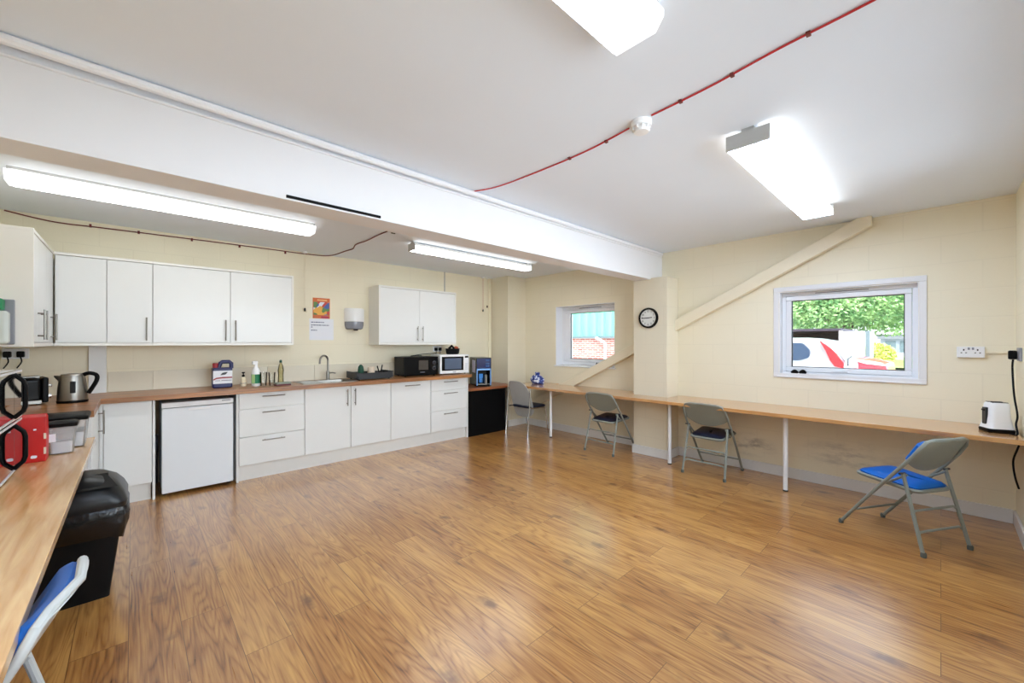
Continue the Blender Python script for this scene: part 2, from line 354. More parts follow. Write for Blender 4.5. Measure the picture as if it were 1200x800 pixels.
class MB:
    def __init__(s): s.bm = bmesh.new(); s.mi = 0
    def m(s, i): s.mi = i; return s
    def _f(s, vs):
        try:
            f = s.bm.faces.new(vs); f.material_index = s.mi; return f
        except ValueError: return None
    def box(s, x0, x1, y0, y1, z0, z1):
        v = [s.bm.verts.new((x, y, z)) for x in (x0, x1) for y in (y0, y1) for z in (z0, z1)]
        for a in ((0, 1, 3, 2), (4, 6, 7, 5), (0, 4, 5, 1), (2, 3, 7, 6), (0, 2, 6, 4), (1, 5, 7, 3)):
            s._f([v[i] for i in a])
        return s
    def obox(s, c, ax, ay, az, sx, sy, sz):
        """oriented box: centre, three unit axes, full sizes"""
        c = Vector(c); ax, ay, az = Vector(ax), Vector(ay), Vector(az)
        v = [s.bm.verts.new(c + ax * sx * i / 2 + ay * sy * j / 2 + az * sz * k / 2) for i in (-1, 1) for j in (-1, 1) for k in (-1, 1)]
        for a in ((0, 1, 3, 2), (4, 6, 7, 5), (0, 4, 5, 1), (2, 3, 7, 6), (0, 2, 6, 4), (1, 5, 7, 3)):
            s._f([v[i] for i in a])
        return s
    def loft(s, rings, cap=True, closed=True):
        R = [[s.bm.verts.new(p) for p in r] for r in rings]
        n = len(R[0])
        for a, b in zip(R, R[1:]):
            for i in range(n if closed else n - 1):
                s._f([a[i], a[(i + 1) % n], b[(i + 1) % n], b[i]])
        if cap: s._f(R[0][::-1]); s._f(R[-1])
        return s
    def prism(s, poly, axis, a, b):
        """poly: 2D points in the other two axes (in order) extruded from a to b"""
        def P(p, t):
            return {'x': (t, p[0], p[1]), 'y': (p[0], t, p[1]), 'z': (p[0], p[1], t)}[axis]
        return s.loft([[P(p, a) for p in poly], [P(p, b) for p in poly]])
    def tube(s, pts, r, seg=10, closed=False, cap=True, rr=None):
        pts = [Vector(p) for p in pts]; n = len(pts); rings = []
        up = None
        for i, p in enumerate(pts):
            if closed: t = (pts[(i + 1) % n] - pts[i - 1])
            else: t = (pts[min(i + 1, n - 1)] - pts[max(i - 1, 0)])
            t.normalize()
            if up is None:
                up = Vector((0, 0, 1)) if abs(t.z) < 0.9 else Vector((1, 0, 0))
            u = (up - t * up.dot(t)); u.normalize(); w = t.cross(u); up = u
            ra = rr[i] if rr else r
            rings.append([p + (u * math.cos(2 * PI * k / seg) + w * math.sin(2 * PI * k / seg)) * ra for k in range(seg)])
        if closed: rings.append(rings[0]); 
        return s.loft(rings, cap=cap and not closed)
    def lathe(s, prof, c, seg=24, axis='z'):
        rings = []
        for r, h in prof:
            ring = []
            for k in range(seg):
                a = 2 * PI * k / seg
                d = {'z': (math.cos(a) * r, math.sin(a) * r, h), 'y': (math.cos(a) * r, h, math.sin(a) * r), 'x': (h, math.cos(a) * r, math.sin(a) * r)}[axis]
                ring.append(Vector(c) + Vector(d))
            rings.append(ring)
        return s.loft(rings)
    def ball(s, c, rx, ry, rz, seg=14, rings=8):
        pr = []
        for i in range(rings + 1):
            t = -PI / 2 + PI * i / rings
            pr.append([Vector(c) + Vector((math.cos(t) * rx * math.cos(2 * PI * k / seg) + 1e-5 * math.cos(2 * PI * k / seg),
                                           math.cos(t) * ry * math.sin(2 * PI * k / seg) + 1e-5 * math.sin(2 * PI * k / seg), math.sin(t) * rz)) for k in range(seg)])
        return s.loft(pr)
    def build(s, name, mats, parent=None, bevel=0.0, bseg=2, smooth=True, subsurf=0):
        bm = s.bm
        bmesh.ops.recalc_face_normals(bm, faces=bm.faces[:])
        o0 = ORIGIN.get(root_of(parent).name, Vector((0, 0, 0))) if parent else Vector((0, 0, 0))
        if parent: bmesh.ops.translate(bm, verts=bm.verts[:], vec=-o0)
        me = bpy.data.meshes.new(name); bm.to_mesh(me); bm.free()
        if not isinstance(mats, (list, tuple)): mats = [mats]
        for x in mats: me.materials.append(M[x] if isinstance(x, str) else x)
        if smooth:
            for p in me.polygons: p.use_smooth = True
            me.set_sharp_from_angle(angle=math.radians(35))
        o = bpy.data.objects.new(name, me); COL.objects.link(o)
        if parent: o.parent = parent
        if bevel:
            b = o.modifiers.new('Bevel', 'BEVEL'); b.width = bevel; b.segments = bseg; b.limit_method = 'ANGLE'; b.angle_limit = math.radians(40); b.harden_normals = True
        if subsurf:
            q = o.modifiers.new('Sub', 'SUBSURF'); q.levels = subsurf; q.render_levels = subsurf
        return o

def tag(o, label, cat, group=None, kind=None):
    o['label'] = label; o['category'] = cat
    if group: o['group'] = group
    if kind: o['kind'] = kind
    return o
def thing(name, label, cat, loc, group=None, kind=None):
    o = bpy.data.objects.new(name, None); COL.objects.link(o); o.location = loc; o.empty_display_size = 0.05
    ORIGIN[o.name] = Vector(loc)
    return tag(o, label, cat, group, kind)
def structure(o, label=None, cat=None):
    o['kind'] = 'structure'
    if label: o['label'] = label
    if cat: o['category'] = cat
    return o
def solo(mb, name, mats, label, cat, group=None, **k):
    return tag(mb.build(name, mats, **k), label, cat, group)
def B(*a): return MB().box(*a)

def round_poly(pts, r, n=5):
    out = []
    m = len(pts)
    for i in range(m):
        p0, p, p1 = Vector(pts[i - 1]), Vector(pts[i]), Vector(pts[(i + 1) % m])
        a = (p0 - p).normalized(); b = (p1 - p).normalized()
        q0, q1 = p + a * r, p + b * r
        for k in range(n + 1):
            t = k / n
            out.append((1 - t) ** 2 * q0 + 2 * t * (1 - t) * p + t * t * q1)
    return [tuple(v) for v in out]

def bar_handle(parent, p0, p1, out, name='handle', r=0.006, stand=0.032):
    """bar between p0 and p1 (points on the face) standing off along out"""
    p0, p1, out = Vector(p0), Vector(p1), Vector(out)
    mb = MB(); d = (p1 - p0)
    mb.tube([p0 + out * stand, p1 + out * stand], r, 8)
    for t in (0.13, 0.87):
        q = p0 + d * t
        mb.tube([q, q + out * stand], r * 0.8, 8)
    return mb.build(name, 'nickel', parent)

# ------------------------------------------------------------------ room shell
WX, WY, LX, NY = 4.87, 5.27, -0.79, -0.39       # right wall, back wall, left wall, near wall
CF, CB = 2.50, 2.465                              # ceiling height in front of / behind the beam
T = 0.25
structure(B(LX - T, WX + T, NY - T, WY + T, -0.12, 0).build('floor', 'floor', smooth=False), 'oak laminate floor of planks running to the kitchen', 'floor')
structure(B(LX - T, WX + T, NY - T, 2.5, CF, CF + 0.2).build('ceiling', 'ceiling', smooth=False), 'white painted ceiling in front of the beam', 'ceiling')
structure(B(LX - T, WX + T, 2.5, WY + T, CB, CB + 0.235).build('ceiling', 'ceiling', smooth=False), 'white painted ceiling over the kitchen behind the beam', 'ceiling')
structure(B(LX - T, WX + T, WY, WY + T, 0, 2.7).build('wall_back', 'wall_x', smooth=False), 'cream blockwork wall behind the kitchen units', 'wall')
structure(B(LX - T, LX, NY - T, WY, 0, 2.7).build('wall_left', 'wall_y', smooth=False), 'cream wall behind the left counter', 'wall')
W3 = (0.35, 3.75, 0.95, 2.30)
mb = MB(); mb.box(LX, W3[0], NY - T, NY, 0, 2.7).box(W3[1], WX + T, NY - T, NY, 0, 2.7).box(W3[0], W3[1], NY - T, NY, 0, W3[2]).box(W3[0], W3[1], NY - T, NY, W3[3], 2.7)
structure(mb.build('wall_near', 'wall_x', smooth=False), 'cream return wall at the right edge', 'wall')
r = thing('window_3', 'long white window added behind the camera to fill the room with daylight', 'window', (2.05, NY - .1, .95), kind='structure')  # unseen window, added to bring fill daylight from behind the camera
mb = MB(); a0, a1, c0, c1 = W3
mb.box(a0, a1, NY - .16, NY - .09, c0, c0 + .06).box(a0, a1, NY - .16, NY - .09, c1 - .06, c1)
for xx in (a0, a0 + (a1 - a0 - .06) / 3, a0 + 2 * (a1 - a0 - .06) / 3, a1 - .06): mb.box(xx, xx + .06, NY - .16, NY - .09, c0 + .06, c1 - .06)
mb.build('window_frame', plain('white window frame', srgb(238, 240, 244), .25), r, smooth=False)
B(a0 + .06, a1 - .06, NY - .13, NY - .124, c0 + .06, c1 - .06).build('glass', glass('clear pane', (.97, .99, .98, 1)), r, smooth=False)
# right wall with two window openings
W1 = (3.10, 4.17, 1.02, 1.935); W2 = (0.13, 1.145, 1.035, 1.89)
mb = MB()
ys = [NY, W2[0], W2[1], W1[0], W1[1], WY]
for i in range(5):
    a, b = ys[i], ys[i + 1]
    if i == 1: mb.box(WX, WX + T, a, b, 0, W2[2]).box(WX, WX + T, a, b, W2[3], 2.7)
    elif i == 3: mb.box(WX, WX + T, a, b, 0, W1[2]).box(WX, WX + T, a, b, W1[3], 2.7)
    else: mb.box(WX, WX + T, a, b, 0, 2.7)
structure(mb.build('wall_right', 'wall_y', smooth=False), 'cream blockwork wall with two windows', 'wall')
structure(B(4.575, WX, 2.205, 2.64, 0, 2.155).build('pillar', 'pier', smooth=False, bevel=0.004), 'cream block pier under the beam carrying the clock', 'pillar')
structure(B(4.463, WX, 4.845, WY, 0, CB).build('pillar', 'pier', smooth=False, bevel=0.004), 'cream block pier in the far corner', 'pillar')
# beam: flush white casing with rounded trim pipe at the ceiling
structure(B(LX, WX, 2.41, 2.62, 2.14, CF).build('ceiling_beam', 'beam', smooth=False, bevel=0.003), 'boxed white beam across the ceiling', 'beam')
pts = [(LX, 2.33), (0.8, 2.365), (2.2, 2.385), (3.5, 2.395), (4.84, 2.40)]
mb = MB(); mb.tube([(x, y, CF - 0.022) for x, y in pts], 0.02, 10)
mb.tube([(x, 2.402, CF - 0.05) for x, y in pts], 0.008, 8)
structure(mb.build('trim_1', 'beam'), 'white rounded trim along the top of the beam', 'trim')
solo(B(0.60, 1.13, 2.400, 2.4098, 2.150, 2.164), 'slot_vent', 'black', 'narrow black slot along the lower edge of the white beam', 'vent')
# baseboards
H_ = 0.105
mb = MB()
for (x0, x1, y0, y1) in ((WX - 0.015, WX, NY + 0.015, 2.205), (WX - 0.015, WX, 2.64, 4.845), (4.56, 4.575, 2.19, 2.655), (4.575, WX - .015, 2.19, 2.205), (4.575, WX - .015, 2.64, 2.655), (4.463, WX - .015, 4.83, 4.845)):
    mb.box(x0, x1, y0, y1, 0, H_)
structure(mb.build('baseboard_right', 'skirt', smooth=False, bevel=0.003), 'grey white skirting along the window wall and pier', 'baseboard')
structure(B(1.0, WX - 0.015, NY, NY + 0.015, 0, H_).build('baseboard_near', 'skirt', smooth=False, bevel=0.003), 'skirting on the return wall at the right edge', 'baseboard')
# diagonal brace
def brace(yA, yB, name, label):
    f = lambda y: 1.56 - (y - 2.243) * 0.507
    h = 0.068
    mb = MB(); mb.prism([(yA, f(yA) - h), (yB, f(yB) - h), (yB, f(yB) + h), (yA, f(yA) + h)], 'x', 4.785, 4.862)
    return structure(mb.build(name, 'brace', smooth=False, bevel=0.008), label, 'brace')
mb = None
brace(0.42, 2.21, 'diagonal_brace', 'cream steel brace rising above the car park window to the ceiling')
brace(2.635, 4.70, 'diagonal_brace', 'cream steel brace running down from the pier past the desk')

# ------------------------------------------------------------------ windows
def window(n, W, xf, fw, sw, label, casing=False, extra=0.0):
    y0, y1, z0, z1 = W
    r = thing('window_%d' % n, label, 'window', (WX, (y0 + y1) / 2, z0), kind='structure')
    def ring(a0, a1, c0, c1, w, x0, x1):
        mb = MB(); mb.box(x0, x1, a0, a1, c0, c0 + w).box(x0, x1, a0, a1, c1 - w, c1).box(x0, x1, a0, a0 + w, c0 + w, c1 - w).box(x0, x1, a1 - w, a1, c0 + w, c1 - w)
        return mb
    # white reveal lining
    mb = MB(); t = 0.006
    mb.box(WX + 0.001, xf, y0, y1, z0, z0 + t).box(WX + 0.001, xf, y0, y1, z1 - t, z1).box(WX + 0.001, xf, y0, y0 + t, z0 + t, z1 - t).box(WX + 0.001, xf, y1 - t, y1, z0 + t, z1 - t)
    mb.build('reveal', 'upvc', r, smooth=False)
    ring(y0 + t, y1 - t, z0 + t, z1 - t, fw, xf - 0.001, xf + 0.07).build('window_frame', 'upvc', r, bevel=0.006, smooth=False)
    a0, a1, c0, c1 = y0 + t + fw, y1 - t - fw, z0 + t + fw, z1 - t - fw
    ring(a0 + .002, a1 - .002, c0 + .002, c1 - .002, sw, xf - 0.012, xf + 0.05).build('sash', 'upvc', r, bevel=0.008, smooth=False)
    if extra: B(xf - 0.013, xf + 0.05, a1 - .003 - extra - sw, a1 - .003 - sw + .001, c0 + .003, c1 - .003).build('side_stile', 'upvc', r, bevel=0.006, smooth=False)
    g0, g1, h0, h1 = a0 + sw, a1 - sw - extra, c0 + sw, c1 - sw
    ring(g0 + .002, g1 - .002, h0 + .002, h1 - .002, 0.007, xf + 0.012, xf + 0.03).build('gasket', 'gasket', r, smooth=False)
    B(xf + 0.018, xf + 0.024, g0 + .003, g1 - .003, h0 + .003, h1 - .003).build('glass', 'winglass', r, smooth=False)
    # sill board with nosing
    B(WX - 0.018, xf - 0.001, y0 - 0.02, y1 + 0.02, z0 - 0.016, z0 + 0.0).build('window_sill', 'upvc', r, bevel=0.004, smooth=False)
    mb = MB(); ym = (g0 + g1) / 2
    mb.box(xf - 0.024, xf - 0.012, ym - 0.03, ym + 0.03, c0 + .012, c0 + .034); mb.box(xf - 0.04, xf - 0.024, ym - 0.012, ym + 0.09, c0 + .016, c0 + .030)
    mb.build('window_handle', 'upvc', r, bevel=0.004, smooth=False)
    mb = MB(); mb.box(xf - 0.006, xf - 0.001, ym - 0.18, ym + 0.22, z1 - t - fw * 0.62, z1 - t - fw * 0.40)
    mb.build('trickle_vent', 'greypl', r, smooth=False)
    if casing:
        w = 0.05
        ring(y0 - w, y1 + w, z0 - 0.02, z1 + w, w - .002, WX - 0.012, WX).build('casing', 'winframe_trim', r, bevel=0.004, smooth=False)
    return r
window(1, W1, 5.03, 0.05, 0.045, 'square white window looking out on a green and brick warehouse', extra=0.06)
window(2, W2, 4.955, 0.035, 0.045, 'wide white cased window looking out on parked cars and a tree', casing=True)

def spectacles(loc, rot, label, name):
    r = thing(name, label, 'glasses', loc)
    ORIGIN[r.name] = Vector((0, 0, 0))
    for s in (-1, 1):
        MB().lathe([(0.004, 0), (0.026, 0.001), (0.030, 0.006), (0.026, 0.012), (0.004, 0.014)], (0, s * 0.034, 0.027), 16, 'x').build('lens', 'blackgloss', r)
        MB().tube([(0.006, s * 0.064, 0.036), (0.02, s * 0.066, 0.03), (0.028, -s * 0.03, 0.022)], 0.0035, 6).build('temple', 'black', r)
    MB().tube([(0.006, -0.012, 0.034), (0.002, 0, 0.038), (0.006, 0.012, 0.034)], 0.003, 6).build('bridge', 'black', r)
    r.rotation_euler = rot
    return r
spectacles((4.905, 0.985, 1.0425), (0, 0, 0.25), 'folded black sunglasses lying on the sill of the car park window', 'sunglasses')
spectacles((4.92, 3.42, 1.0275), (0, 0, -0.5), 'folded dark sunglasses lying on the sill beside the diagonal brace', 'sunglasses')

# ------------------------------------------------------------------ ceiling lights
def lens_light(name, x0, x1, yc, w, zc, mat, label, depth=0.085, side='lamp_side'):
    r = thing(name, label, 'ceiling light', ((x0 + x1) / 2, yc, zc), 'ceiling lights')
    B(x0 + 0.01, x1 - 0.01, yc - w / 2 + .01, yc + w / 2 - .01, zc - 0.022, zc + .0015).build('backplate', 'louvre', r, smooth=False)
    h = w / 2
    poly = [(yc - h, zc - 0.022), (yc - h, zc - 0.045), (yc - h * 0.72, zc - depth), (yc + h * 0.72, zc - depth), (yc + h, zc - 0.045), (yc + h, zc - 0.022)]
    mb = MB().prism(poly, 'x', x0 + 0.02, x1 - 0.02)
    bmesh.ops.recalc_face_normals(mb.bm, faces=mb.bm.faces[:]); mb.bm.normal_update()
    for f in mb.bm.faces: f.material_index = 0 if f.normal.z < (-0.9 if side == 'lamp_dim' else -0.2) else 1
    mb.build('diffuser', [mat, side], r, smooth=False)
    for xa, xb in ((x0, x0 + 0.02), (x1 - 0.02, x1)):
        MB().prism(poly, 'x', xa, xb).build('end_cap', 'lamp_end', r, smooth=False)
    return r
def plate_light(name, x0, x1, yc, w, zc, mat, label, drop=0.018):
    r = thing(name, label, 'ceiling light', ((x0 + x1) / 2, yc, zc), 'ceiling lights')
    h = w / 2; zt = zc - drop
    for x in (x0 + 0.01, x1 - 0.06): B(x, x + 0.05, yc - 0.03, yc + 0.03, zt, zc).build('mounting_block', 'louvre', r, smooth=False)
    B(x0 + 0.012, x1 - 0.012, yc - h * 0.5, yc + h * 0.5, zt - 0.03, zt).build('spine', 'louvre', r, smooth=False)
    mb = MB(); mb.box(x0 + 0.012, x1 - 0.012, yc - h, yc + h, zt - 0.075, zt - 0.031)
    bmesh.ops.recalc_face_normals(mb.bm, faces=mb.bm.faces[:]); mb.bm.normal_update()
    for f in mb.bm.faces: f.material_index = 0 if f.normal.z < -0.2 else 1
    mb.build('diffuser', [mat, 'lamp_side'], r, smooth=False)
    for xa, xb in ((x0, x0 + 0.012), (x1 - 0.012, x1)):
        B(xa, xb, yc - h - .004, yc + h + .004, zt - 0.08, zt).build('end_plate', 'louvre', r, smooth=False, bevel=0.002)
    return r
lens_light('ceiling_light', -0.58, 1.225, 4.03, 0.20, CB, 'lamp_kitchen', 'long warm strip light over the kitchen, nearest the left cupboards')
plate_light('ceiling_light', 2.19, 4.0, 3.92, 0.13, CB, 'lamp_corner', 'strip light with grey end plates over the kitchen, nearest the far corner')
plate_light('ceiling_light', 2.34, 4.12, 0.695, 0.20, CF, 'lamp_main', 'strip light with grey end plates in front of the beam')
lens_light('ceiling_light', -0.53, 1.285, 0.735, 0.21, CF, 'lamp_main', 'strip light cut off by the top edge of the photo', side='lamp_dim')

# ------------------------------------------------------------------ fire cable and detectors
def spline(pts, n=8):
    P = [Vector(p) for p in pts]; out = []
    for i in range(len(P) - 1):
        p0, p1, p2, p3 = P[max(i - 1, 0)], P[i], P[i + 1], P[min(i + 2, len(P) - 1)]
        for k in range(n):
            t = k / n
            out.append(0.5 * ((2 * p1) + (-p0 + p2) * t + (2 * p0 - 5 * p1 + 4 * p2 - p3) * t * t + (-p0 + 3 * p1 - 3 * p2 + p3) * t ** 3))
    out.append(P[-1]); return out
zc = CF - 0.006
r = thing('fire_cable', 'bright red cable clipped across the front ceiling to the smoke detector', 'cable', (1.85, 1.2, CF))
a = spline([(1.84, 2.385, zc), (1.915, 2.17, zc), (1.94, 1.74, zc), (1.935, 1.40, zc), (1.895, 1.12, zc)])
b_ = spline([(1.868, 0.98, zc), (1.845, 0.70, zc), (1.80, 0.43, zc), (1.777, 0.20, zc), (1.74, -0.1, zc), (1.72, NY + 0.02, zc)])
MB().tube(a, 0.0043, 8).build('cable', 'redcable', r); MB().tube(b_, 0.0043, 8).build('cable', 'redcable', r)
for (x, y) in ((1.938, 1.55), (1.925, 1.28), (1.857, 0.83), (1.832, 0.60), (1.79, 0.33)):
    B(x - 0.009, x + 0.009, y - 0.007, y + 0.007, CF - 0.013, CF - .001).build('clip', 'dkred', r)
r = thing('smoke_detector', 'white dome smoke detector on the front ceiling', 'detector', (1.895, 1.05, CF))
MB().lathe([(0.052, 0), (0.052, -0.012), (0.048, -0.018)], (1.895, 1.05, CF), 24).build('base', 'whitepl', r)
MB().lathe([(0.050, -0.018), (0.049, -0.028), (0.036, -0.030), (0.034, -0.042), (0.040, -0.044), (0.036, -0.054), (0.010, -0.057)], (1.895, 1.05, CF), 24).build('sensor_head', 'whitepl', r)
mb = MB()
for k in range(10):
    an = 2 * PI * k / 10; mb.obox((1.895 + .039 * math.cos(an), 1.05 + .039 * math.sin(an), CF - 0.036), (math.cos(an), math.sin(an), 0), (-math.sin(an), math.cos(an), 0), (0, 0, 1), .014, .006, .014)
mb.build('fins', 'whitepl', r)
r = thing('fire_cable', 'maroon cable clipped along the top of the kitchen wall and out across the rear ceiling', 'cable', (1.0, WY, CB))
zb = CB - 0.012; yb = WY - 0.008
c = spline([(LX + 0.02, yb, zb + .004), (-0.5, yb, zb - 0.035), (-0.2, yb, zb - 0.03), (0.4, yb, zb - 0.02), (1.0, yb, zb - 0.012), (1.55, yb, zb - 0.008), (1.79, 5.22, CB - 0.007), (1.84, 4.82, CB - 0.006), (1.855, 4.66, CB - 0.006), (1.80, 4.44, CB - 0.006), (1.815, 4.2, CB - 0.006), (1.805, 3.9, CB - 0.006), (1.81, 3.70, CB - 0.006)])
MB().tube(c, 0.0055, 8).build('cable', 'dkred', r)
for x in (-0.28, 0.04, 0.44, 0.85, 1.3): B(x - .008, x + .008, yb - 0.012, yb + 0.006, zb - 0.04, zb - 0.012).build('clip', 'dkred', r)
r = thing('detector_base', 'small bare detector base on the ceiling behind the beam', 'detector', (1.87, 3.70, CB))
MB().lathe([(0.03, 0), (0.03, -0.008), (0.02, -0.012)], (1.87, 3.70, CB), 18).build('base', 'whitepl', r)
B(1.85, 1.89, 3.695, 3.705, CB - 0.018, CB - 0.012).build('terminal', 'darkgrey', r)

# ------------------------------------------------------------------ kitchen: base units
FY = 4.71; WT = 0.915; WB = 0.872
def front(parent, x0, x1, z0, z1, name, y=FY, g=0.0026, mat='white'):
    return B(x0 + g, x1 - g, y, y + 0.018, z0 + g, z1 - g).build(name, mat, parent, bevel=0.0015, smooth=False)
OUT = (0, -1, 0)
# return unit on the left wall
r = thing('base_unit', 'white floor cupboard on the left wall, its handle beside the corner', 'cabinet', (-0.5, 4.3, 0))
B(LX + .012, -0.222, 3.90, 4.69, 0.15, WB).build('carcass', 'carcass', r, smooth=False)
B(LX + .012, -0.25, 3.93, 4.69, 0, 0.15).build('plinth', 'plinth', r, smooth=False)
d = B(-0.221, -0.203, 3.905, 4.68, 0.153, WB - .002).build('door', 'white', r, bevel=0.0015, smooth=False)
bar_handle(d, (-0.203, 4.60, 0.64), (-0.203, 4.60, 0.83), (1, 0, 0))
# corner unit
r = thing('base_unit', 'white corner floor cupboard left of the fridge', 'cabinet', (-0.02, 4.98, 0))
B(LX + .02, 0.122, FY + 0.019, WY - .03, 0.15, WB).build('carcass', 'carcass', r, smooth=False)
front(r, -0.178, 0.122, 0.153, WB - .002, 'door'); B(-0.20, -0.18, FY, FY + .018, 0.153, WB).build('filler', 'white', r, smooth=False)
B(-0.25, 0.115, FY + 0.05, FY + 0.066, 0, 0.148).build('plinth', 'plinth', r, smooth=False)
B(0.124, 0.142, FY, WY - .03, 0, WB).build('end_panel', 'white', r, bevel=.001, smooth=False)
# fridge
r = thing('fridge', 'white undercounter fridge between the corner cupboard and the drawers', 'fridge', (0.447, 4.98, 0))
B(0.186, 0.708, FY + 0.055, 5.20, 0.045, 0.832).build('body', 'fridge', r, bevel=.006, smooth=False)
mb = B(0.184, 0.711, FY, FY + 0.05, 0.03, 0.785); d = mb.build('door', 'fridge', r, bevel=.008, smooth=False)
B(0.37, 0.53, FY - 0.004, FY - 0.0005, 0.755, 0.772).build('grip', 'whitepl', d, bevel=.002, smooth=False)
B(0.184, 0.711, FY + 0.002, FY + 0.054, 0.79, 0.834).build('top_panel', 'whitepl', r, bevel=.004, smooth=False)
B(0.62, 0.69, FY - 0.001, FY + 0.0015, 0.815, 0.824).build('badge', 'greypl', r, smooth=False)
for x in (0.21, 0.685): MB().lathe([(0.018, 0), (0.018, 0.046)], (x, FY + 0.09, 0), 12).build('foot', 'darkgrey', r)
for x in (0.21, 0.685): MB().lathe([(0.018, 0), (0.018, 0.046)], (x, 5.15, 0), 12).build('foot', 'darkgrey', r)
# niche pipework seen left of the fridge
solo(MB().tube([(0.162, WY - 0.02, 0.0), (0.162, WY - 0.02, 0.30), (0.162, WY - 0.14, 0.33), (0.162, WY - 0.16, 0.5)], 0.014, 8), 'waste_pipe', 'greypl', 'grey pipe in the dark gap left of the fridge', 'pipe')
# three-drawer unit
def drawer_unit(name, label, x0, x1, hx0, hx1, cat='cabinet'):
    r = thing(name, label, cat, ((x0 + x1) / 2, 4.98, 0))
    B(x0, x1, FY + 0.019, WY - .03, 0.15, WB).build('carcass', 'carcass', r, smooth=False)
    for z0, z1, hz in ((0.715, WB - .002, 0.832), (0.438, 0.712, 0.672), (0.155, 0.435, 0.39)):
        d = front(r, x0, x1, z0, z1, 'drawer'); bar_handle(d, (hx0, FY, hz), (hx1, FY, hz), OUT)
    return r
r = drawer_unit('drawer_unit', 'white three drawer floor unit right of the fridge', 0.755, 1.351, 0.95, 1.155)
B(0.735, 0.753, FY, WY - .03, 0, WB).build('end_panel', 'white', r, bevel=.001, smooth=False)
# sink unit
r = thing('base_unit', 'white two door floor cupboard under the sink', 'cabinet', (1.85, 4.98, 0))
B(1.353, 2.348, FY + 0.019, WY - .03, 0.15, 0.70).build('carcass', 'carcass', r, smooth=False)
d = front(r, 1.353, 1.849, 0.155, WB - .002, 'door'); bar_handle(d, (1.805, FY, 0.645), (1.805, FY, 0.838), OUT)
d = front(r, 1.851, 2.348, 0.155, WB - .002, 'door'); bar_handle(d, (1.895, FY, 0.645), (1.895, FY, 0.838), OUT)
# integrated front
r = thing('base_unit', 'white floor unit with one level handle under the black microwave', 'cabinet', (2.64, 4.98, 0))
B(2.350, 2.925, FY + 0.019, WY - .03, 0.15, WB).build('carcass', 'carcass', r, smooth=False)
d = front(r, 2.350, 2.925, 0.155, WB - .002, 'door'); bar_handle(d, (2.53, FY, 0.82), (2.745, FY, 0.82), OUT)
r = drawer_unit('drawer_unit', 'white three drawer floor unit at the right end of the kitchen', 2.928, 3.528, 3.12, 3.345)
B(3.530, 3.550, FY - 0.003, WY - .03, 0, WB).build('end_panel', 'white', r, bevel=.001, smooth=False)
solo(B(0.755, 3.528, FY + 0.05, FY + 0.066, 0, 0.149), 'kickboard', 'plinth', 'long white kickboard under the kitchen floor units', 'kickboard', smooth=False)

# worktop with sink cut-out
mb = MB()
SX0, SX1, SY0, SY1 = 1.56, 1.90, 4.79, 5.09          # bowl hole
for (x0, x1, y0, y1) in ((LX + .004, -0.19, 3.89, 4.66), (LX + .004, SX0, 4.66, 5.255), (SX1, 3.585, 4.66, 5.255), (SX0, SX1, 4.66, SY0), (SX0, SX1, SY1, 5.255)):
    mb.box(x0, x1, y0, y1, WB + .001, WT)
bmesh.ops.remove_doubles(mb.bm, verts=mb.bm.verts[:], dist=1e-5)
tag(mb.build('worktop', 'worktop', smooth=False), 'oak worktop running along the kitchen and turning the left corner', 'worktop')
# splashback
mb = MB()
xs = [-0.17, 0.141, 1.116, 1.619, 2.60, 3.585]
for a, b2 in zip(xs, xs[1:]): mb.box(a + .0012, b2 - .0012, WY - 0.012, WY, WT, 1.10)
structure(mb.build('trim_2', 'upstand', smooth=False, bevel=0.002), 'low pale splashback panels along the worktop', 'splashback')
structure(B(-0.291, -0.177, WY - 0.035, WY, WT, 1.344).build('trim_3', 'white', smooth=False, bevel=0.003), 'white boxing strip on the wall behind the kettle', 'trim')

# wall cupboards
UY = 4.96; UB, UT = 1.345, 2.118
def wall_unit(name, label, x0, x1, doors, left_side=False, right_side=True):
    r = thing(name, label, 'cabinet', ((x0 + x1) / 2, 5.1, UB))
    mb = MB()
    mb.box(x0, x1, UY, WY, UT - 0.022, UT); mb.box(x0, x1, UY, WY, UB, UB + 0.025)
    L_ = x0 + (0.018 if left_side else 0); R_ = x1 - (0.018 if right_side else 0)
    if left_side: mb.box(x0, L_, UY, WY, UB + .025, UT - .022)
    if right_side: mb.box(R_, x1, UY, WY, UB + .025, UT - .022)
    mb.box(L_, R_, UY + 0.03, WY, UB + .025, UT - .022)
    mb.build('carcass', 'carcass', r, smooth=False, bevel=0.001)
    for a, b2, h in doors:
        d = B(max(a, L_) + .002, min(b2, R_) - .002, UY + 0.003, UY + 0.021, UB + 0.029, UT - 0.027).build('door', 'white', r, bevel=0.0015, smooth=False)
        if h: bar_handle(d, (h, UY + .003, 1.392), (h, UY + .003, 1.60), OUT)
    return r
wall_unit('wall_cupboard', 'white wall cupboard above the kettle in the left corner', -0.47, 0.132, [(-0.466, -0.166, None), (-0.166, 0.132, 0.09)], False, False)
wall_unit('wall_cupboard', 'long white wall cupboard above the fridge and blue jerrycan', 0.133, 1.310, [(0.133, 0.724, 0.683), (0.724, 1.310, 0.766)], False, True)
wall_unit('wall_cupboard', 'white two door wall cupboard above the two microwaves by the tap', 2.309, 3.517, [(2.309, 2.905, 2.865), (2.905, 3.517, 2.945)], True, True)
